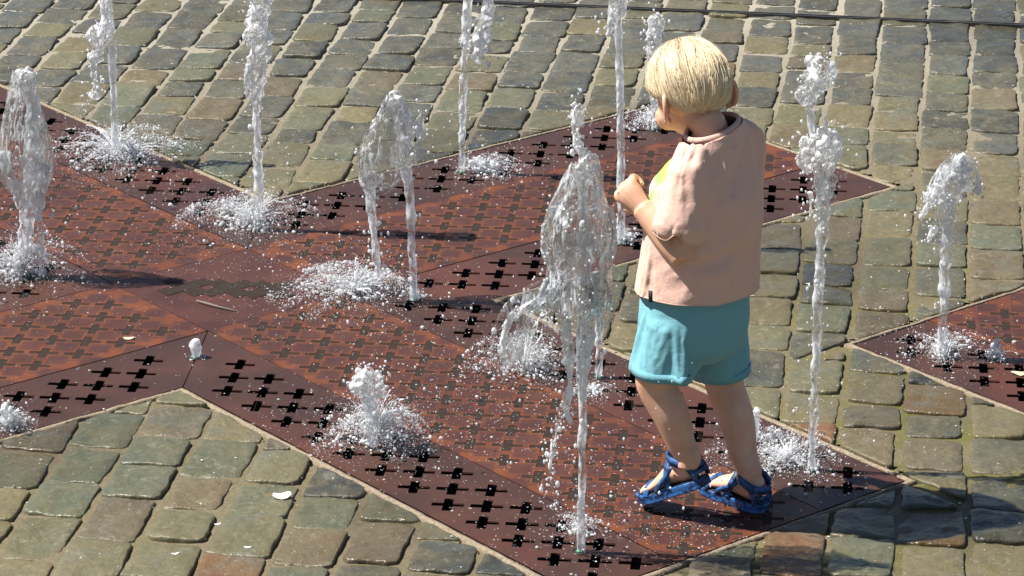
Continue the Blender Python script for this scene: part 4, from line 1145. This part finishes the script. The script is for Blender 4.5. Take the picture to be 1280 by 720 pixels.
j = Jet((40, 345), 'bell shaped water jet at the left edge with a clear veil on its left side')
j.rope([(36, 340, 5), (34, 300, 6), (38, 250, 9), (40, 200, 9), (40, 150, 8), (36, 105, 9)], lump=.35, spray=40)
j.blob(32, 96, 11, 9, 18, (4, 8)); j.rope([(34, 92, 11), (40, 125, 8), (44, 180, 8), (42, 220, 8), (30, 250, 6), (28, 300, 5), (24, 345, 4)], dy=-.012, spray=50)
j.rope([(58, 205, 6), (54, 228, 7), (50, 260, 5), (51, 310, 4), (52, 345, 3)], dy=-.01, spray=30); j.rope([(3, 190, 6), (10, 215, 7), (22, 240, 7), (28, 260, 6)], dy=-.01, spray=10)
j.film([(28, 88, 11), (28, 120, 19), (30, 155, 28), (32, 190, 34), (32, 212, 35), (34, 232, 27), (38, 250, 15)], rag=.3)
j.splash(25, 345, 62, 62, 900, 46, 9); j.done()
j = Jet((145, 200), 'thin straight water jet at the upper left leaving through the top of the picture, broad splash at its foot')
j.o['label'] = 'thin straight jet at the upper left with a broad flat splash at its foot'
j.rope([(145, 205, 5), (143, 150, 5), (141, 90, 5), (138, 30, 5), (134, -40, 6), (132, -90, 6)], lump=.2)
j.rope([(128, -20, 5), (131, 25, 4), (125, 45, 9), (122, 62, 10), (117, 85, 5), (119, 108, 4), (117, 122, 6)], dy=-.02, lump=.6, spray=90, sp=8)
j.splash(148, 196, 92, 42, 1300, 50, 14); j.done()
j = Jet((322, 287), 'tall jet with thick white lumps at its top, left of the double legged sheet')
j.rope([(322, 290, 6), (323, 230, 7), (322, 180, 6), (321, 130, 6), (322, 95, 10), (322, 60, 12), (322, 20, 11), (320, -40, 12), (319, -90, 12)], lump=.35, spray=60)
j.blob(322, 50, 15, 48, 60, (3, 8), spray=90); j.blob(312, 100, 6, 14, 10, (2, 5), spray=20); j.blob(324, 10, 12, 30, 30, (3, 8), spray=30); j.rope([(310, 80, 4), (309, 105, 4), (310, 122, 3)], dy=-.01)
j.splash(312, 280, 66, 42, 1000, 40, 10); j.done()
j = Jet((518, 375), 'water sheet on two thin legs left of centre, broad white splash below it')
j.rope([(518, 376, 5), (515, 320, 5), (513, 260, 6), (508, 210, 7), (503, 165, 8), (497, 130, 8)], lump=.25, spray=40)
j.rope([(494, 122, 10), (504, 150, 9), (510, 190, 9), (515, 205, 7)], dy=-.01, spray=30); j.blob(494, 124, 8, 8, 12, (4, 7)); j.rope([(511, 165, 5), (524, 150, 4), (527, 140, 3), (525, 170, 4), (524, 198, 3)], dy=-.008, lump=.6, spray=30)
j.rope([(459, 222, 7), (462, 245, 7), (466, 280, 5), (469, 310, 5), (474, 352, 3)], dy=-.01, spray=50); j.blob(466, 222, 12, 10, 12, (3, 6)); j.rope([(452, 200, 4), (456, 226, 6), (462, 240, 6)], dy=-.01)
j.film([(494, 118, 10), (490, 140, 19), (484, 165, 28), (480, 190, 33), (478, 212, 31), (474, 232, 21), (468, 246, 9)], rag=.25, a0=20, a1=340)
j.splash(442, 366, 78, 40, 1400, 60, 12); j.splash(520, 372, 14, 12, 60, 6, 3); j.done()
j = Jet((577, 216), 'thin straight jet at the top of the picture right of the double legged sheet, with a second falling strand')
j.o['label'] = 'thin straight jet at the top middle with a second strand falling beside it'
j.rope([(577, 216, 4), (578, 150, 5), (580, 90, 5), (582, 40, 6), (586, -10, 7), (588, -80, 7)], lump=.28, spray=20)
j.rope([(606, -60, 7), (610, 0, 6), (608, 25, 8), (602, 50, 7), (597, 76, 6)], dy=-.02, lump=.5, spray=60, sp=10); j.blob(604, 40, 9, 26, 20, (3, 6), spray=20)
j.splash(606, 214, 42, 22, 420, 22, 5); j.done()
j = Jet((776, 304), 'thin jet standing just left of the fist of the boy')
j.rope([(776, 305, 5), (776, 240, 5), (776, 170, 5), (775, 100, 5), (773, 50, 5), (771, -40, 6), (770, -90, 6)], lump=.25, spray=20)
j.rope([(764, -40, 5), (766, 20, 5), (760, 45, 4)], dy=-.01, spray=50, sp=9, lump=.5); j.rope([(780, -40, 5), (778, 20, 4)], spray=20)
j.splash(780, 300, 26, 14, 200, 12, 3); j.done()
j = Jet((816, 162), 'jet half hidden behind the blond head')
j.rope([(818, 163, 5), (818, 110, 7), (819, 60, 9), (818, 20, 8)], lump=.4, spray=90, sp=8); j.blob(818, 40, 9, 24, 24, (3, 7), spray=40)
j.splash(815, 155, 36, 26, 360, 20, 5); j.done()
j = Jet((724, 690), 'biggest jet, a tall crowned bell of water in front of the boy', nozzle=True)
j.rope([(726, 692, 5.5), (727, 620, 5.5), (728, 560, 5), (728, 500, 6), (727, 450, 7), (728, 390, 7), (728, 320, 7), (728, 250, 7), (728, 212, 8)], lump=.2, spray=40)
j.blob(730, 214, 13, 10, 16, (4, 8)); j.rope([(727, 205, 9), (741, 198, 6), (748, 215, 5), (750, 236, 4), (746, 250, 4)], dy=-.015); j.rope([(722, 132, 3), (719, 155, 5), (721, 178, 6), (730, 195, 5), (740, 203, 4)], dy=-.01, lump=.4, spray=60); j.blob(722, 150, 7, 24, 26, (2, 5), spray=40); j.blob(738, 205, 14, 9, 18, (2, 5), spray=30)
j.film([(728, 205, 13), (727, 225, 24), (726, 250, 33), (724, 275, 41), (724, 295, 45), (724, 325, 40), (724, 350, 41), (722, 375, 40), (718, 395, 34)], rag=.22, amp=.006, n=64)
j.film([(724, 250, 20), (724, 265, 36), (726, 290, 43, .9), (728, 320, 36), (722, 350, 40), (712, 375, 52), (700, 395, 60), (690, 412, 66)], rag=.45, amp=.008, n=64, a0=150, a1=390)
j.sheet([(708, 345, 16), (690, 360, 20), (668, 376, 25), (650, 396, 29), (641, 422, 31), (638, 450, 30), (641, 476, 24)], (.75, -.66, 0))
j.sheet([(742, 350, 14), (752, 372, 15), (757, 396, 13), (757, 420, 8)], (.9, .4, 0))
j.rope([(700, 345, 4), (697, 370, 5), (706, 400, 6), (711, 440, 6), (712, 480, 5), (708, 510, 4), (714, 530, 4)], dy=-.02, lump=.45, spray=70); j.rope([(746, 340, 4), (742, 365, 5), (738, 400, 6), (733, 450, 6), (729, 500, 4)], dy=-.025, lump=.4, spray=50)
j.rope([(763, 260, 4), (768, 300, 4), (760, 330, 5), (748, 352, 5)], dy=-.01)
j.rope([(682, 280, 4), (680, 310, 4), (688, 340, 5), (676, 370, 5), (658, 385, 5), (640, 395, 5), (630, 420, 5), (628, 445, 4)], dy=-.01, spray=30)
j.rope([(701, 520, 2.2), (694, 545, 2.8), (688, 580, 1.8), (690, 600, 2.4), (692, 620, 1.8), (700, 650, 1.2)], lump=1.1, dy=-.01, spray=60, sp=7)
j.blob(722, 290, 34, 44, 16, (2, 5), dy=-.03, spray=110); j.blob(720, 375, 38, 20, 18, (2, 5), dy=-.02, spray=110)
j.splash(722, 665, 34, 26, 200, 14, 6); j.done()
p0 = G(660, 470)
j = Jet((748, 472), 'slim clear jet between the biggest bell and the shorts of the boy'); j.rope([(748, 474, 5), (749, 440, 5), (748, 405, 6), (744, 385, 6)], lump=.25, spray=20); j.splash(660, 462, 58, 56, 1000, 44, 10); j.splash(740, 490, 30, 10, 160, 8, 4); j.done()
j = Jet((1015, 588), 'tall jet right of the boy carrying two white clumps one above the other')
j.rope([(1015, 590, 5), (1016, 540, 5), (1019, 470, 5), (1022, 400, 5), (1025, 330, 6), (1028, 280, 8), (1029, 240, 9), (1024, 200, 9)], lump=.3, spray=120, sp=9)
j.blob(1024, 188, 26, 26, 70, (4, 9), spray=120); j.blob(1034, 220, 10, 30, 24, (3, 7), spray=60)
j.rope([(1015, 170, 4), (1014, 140, 5), (1017, 110, 8), (1022, 85, 8)], lump=.5, spray=40); j.blob(1022, 92, 19, 22, 46, (4, 8), spray=70); j.blob(1006, 118, 9, 12, 14, (3, 6), spray=20); j.blob(1038, 85, 6, 6, 8, (3, 6)); j.rope([(1012, 240, 4), (1013, 270, 3)], lump=.6, spray=30)
j.splash(985, 578, 74, 34, 1000, 44, 10); j.done()
j = Jet((1178, 447), 'jet at the right edge with a hooked drooping top')
j.rope([(1178, 448, 6), (1179, 400, 6), (1182, 340, 7), (1184, 290, 9), (1187, 250, 11), (1194, 215, 12), (1200, 198, 8)], lump=.3, spray=70)
j.blob(1192, 225, 17, 22, 40, (4, 9)); j.rope([(1200, 196, 7), (1212, 205, 6), (1221, 222, 5), (1224, 243, 4)], spray=30, lump=.4); j.blob(1172, 245, 16, 10, 24, (3, 7), spray=50); j.rope([(1165, 250, 5), (1158, 262, 4), (1155, 268, 3)], spray=30); j.rope([(1172, 285, 4), (1166, 290, 4), (1160, 300, 3)], spray=40)
j.film([(1196, 194, 8), (1192, 210, 18), (1190, 228, 26), (1188, 244, 30)], rag=.5)
j.splash(1180, 440, 44, 26, 420, 20, 6); j.done()
j = Jet((463, 560), 'short bubbling jet at the front with a round clump on top', nozzle=False); j.rope([(466, 556, 8), (465, 530, 8), (463, 505, 9), (461, 485, 10)], spray=20)
j.blob(461, 480, 22, 22, 70, (3, 7), spray=60); j.splash(468, 548, 66, 70, 1500, 80, 14); j.done()
j = Jet((244, 447), 'tiny glassy spurt at a nozzle in the inner corner of the dark plates'); j.rope([(245, 448, 5), (245, 436, 6), (244, 425, 5)], lump=.2); j.blob(244, 433, 6, 8, 12, (3, 5)); j.splash(246, 447, 10, 4, 20, 3, 2); j.done()
j = Jet((16, 538), 'low splash of a jet at the left edge beside the front setts', nozzle=False); j.rope([(8, 540, 5), (8, 522, 6), (6, 505, 5)], lump=.5, spray=20); j.splash(12, 532, 30, 30, 380, 26, 6); j.done()
j = Jet((1244, 450), 'little spurt in the dark plate at the right edge'); j.rope([(1243, 452, 4), (1244, 436, 4), (1246, 422, 3)], lump=.6, spray=20, sp=6); j.splash(1245, 448, 22, 14, 90, 6, 3); j.done()
j = Jet((944, 555), 'small clear spurt just right of the far calf of the boy', nozzle=False); j.rope([(943, 552, 4), (944, 530, 6), (946, 510, 4)], lump=.4, spray=20); j.splash(962, 552, 30, 20, 180, 10, 4); j.done()

# loose drops on the plates and stones, and in the air
def beads():
    C = []; r = []; Q = []
    hot = [(322, 285, 90), (148, 200, 110), (450, 370, 120), (660, 470, 110), (465, 550, 110), (985, 580, 110), (720, 660, 90), (1180, 440, 80), (30, 345, 90), (606, 214, 70), (280, 330, 150), (560, 460, 150), (850, 660, 70), (700, 560, 110)]
    for (x, y, s) in hot:
        for _ in range(330):
            C.append(G(x+rng.normal(0, s*.7), y+rng.normal(0, s*.42)))
    for _ in range(1500): C.append(G(rng.uniform(-60, 1340), rng.uniform(0, 760)))
    C = np.array(C); n = len(C); r = np.minimum(.0007+rng.pareto(3.0, n)*.0008, .0028); Q = np.tile((1.0, 1.0, .5), (n, 1)); Q[:, 0] = rng.uniform(.8, 1.5, n)
    onp = np.array([any(inbox(w2uv(c), *b) for b in ((UA0, UA1, V0, V3), (U0, U3, VB0, VB1), (X0, X1, Y0, Y3))) for c in C])
    C[:, 2] = np.where(onp, .0006, .0045)
    A = []; ra = []; Qa = []
    for (x, y, s) in hot:
        for _ in range(45):
            q = G(x+rng.normal(0, s*.6), y+rng.normal(0, s*.3)); q[2] = abs(rng.normal(0, .16)); A.append(q); ra.append(.0010+rng.random()**3*.0022); Qa.append((1, 1, rng.uniform(1, 1.8)))
    return many_balls('water_droplets', np.vstack([C, np.array(A)]), np.concatenate([r, ra]), 1, np.vstack([Q, np.array(Qa)]))
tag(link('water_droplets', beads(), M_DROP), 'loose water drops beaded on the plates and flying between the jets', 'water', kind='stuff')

# ------------------------------------------------------------------ small litter
def scrap(px, size, mat, label, name, cat, ang, asp=.5, curl=.003, z=.0052):
    c = G(*px); n = 12; S = Soup(); V = []
    for k in range(n):
        a = 2*math.pi*k/n; rr = size*(1+.25*rng.normal(0, .5)); x, y = rr*math.cos(a), rr*asp*math.sin(a)
        V.append(np.array([x*math.cos(ang)-y*math.sin(ang), x*math.sin(ang)+y*math.cos(ang), curl*(math.cos(2*a)+1)*.5]))
    top = [v+Z*.0012 for v in V]; rings(S, [V, top]); o = link(name, S.mesh(), mat, smooth=False, loc=(c[0], c[1], z)); tag(o, label, cat); return o
M_PAPER = mat_plain('white_scrap', (.75, .73, .70), .8, .1); M_FLAKE = mat_plain('cream_flake', (.62, .50, .32), .7, .15); M_TWIG = mat_plain('grey_twig', (.15, .12, .10), .8, .2)
scrap((351, 624), .019, M_PAPER, 'crumpled white scrap lying on a sett near the bottom', 'paper_scrap', 'scrap', .2, .8, .008)
scrap((161, 424), .0125, M_FLAKE, 'cream leaf flake on the rusty plate at the left', 'leaf_flake', 'leaf', .1, .6, .002, .0012)
scrap((1276, 468), .022, M_FLAKE, 'yellowish leaf on the dark plate at the right edge', 'leaf_flake', 'leaf', -.1, .5, .003, .0012)
for q, l in (((272, 659), 'pale seed flake in a joint at the bottom left, right of an olive sett'), ((219, 696), 'pale seed flake near the bottom edge between two brown setts'), ((310, 688), 'pale seed flake on a joint left of the dark green sett')):
    scrap(q, .007, M_PAPER, l, 'seed_flake', 'flake', rng.uniform(-.5, .5), .45, .002)
S = Soup(); a, b, c = G(246, 376, .003), G(275, 384, .004), G(298, 389, .003); tube(S, [(*a, .0025), (*(a*.5+b*.5), .0035), (*b, .0025), (*c, .001)], n=8, sub=5)
tag(link('twig', S.mesh(), M_TWIG), 'short pale twig lying on the plain plate in the middle', 'twig')
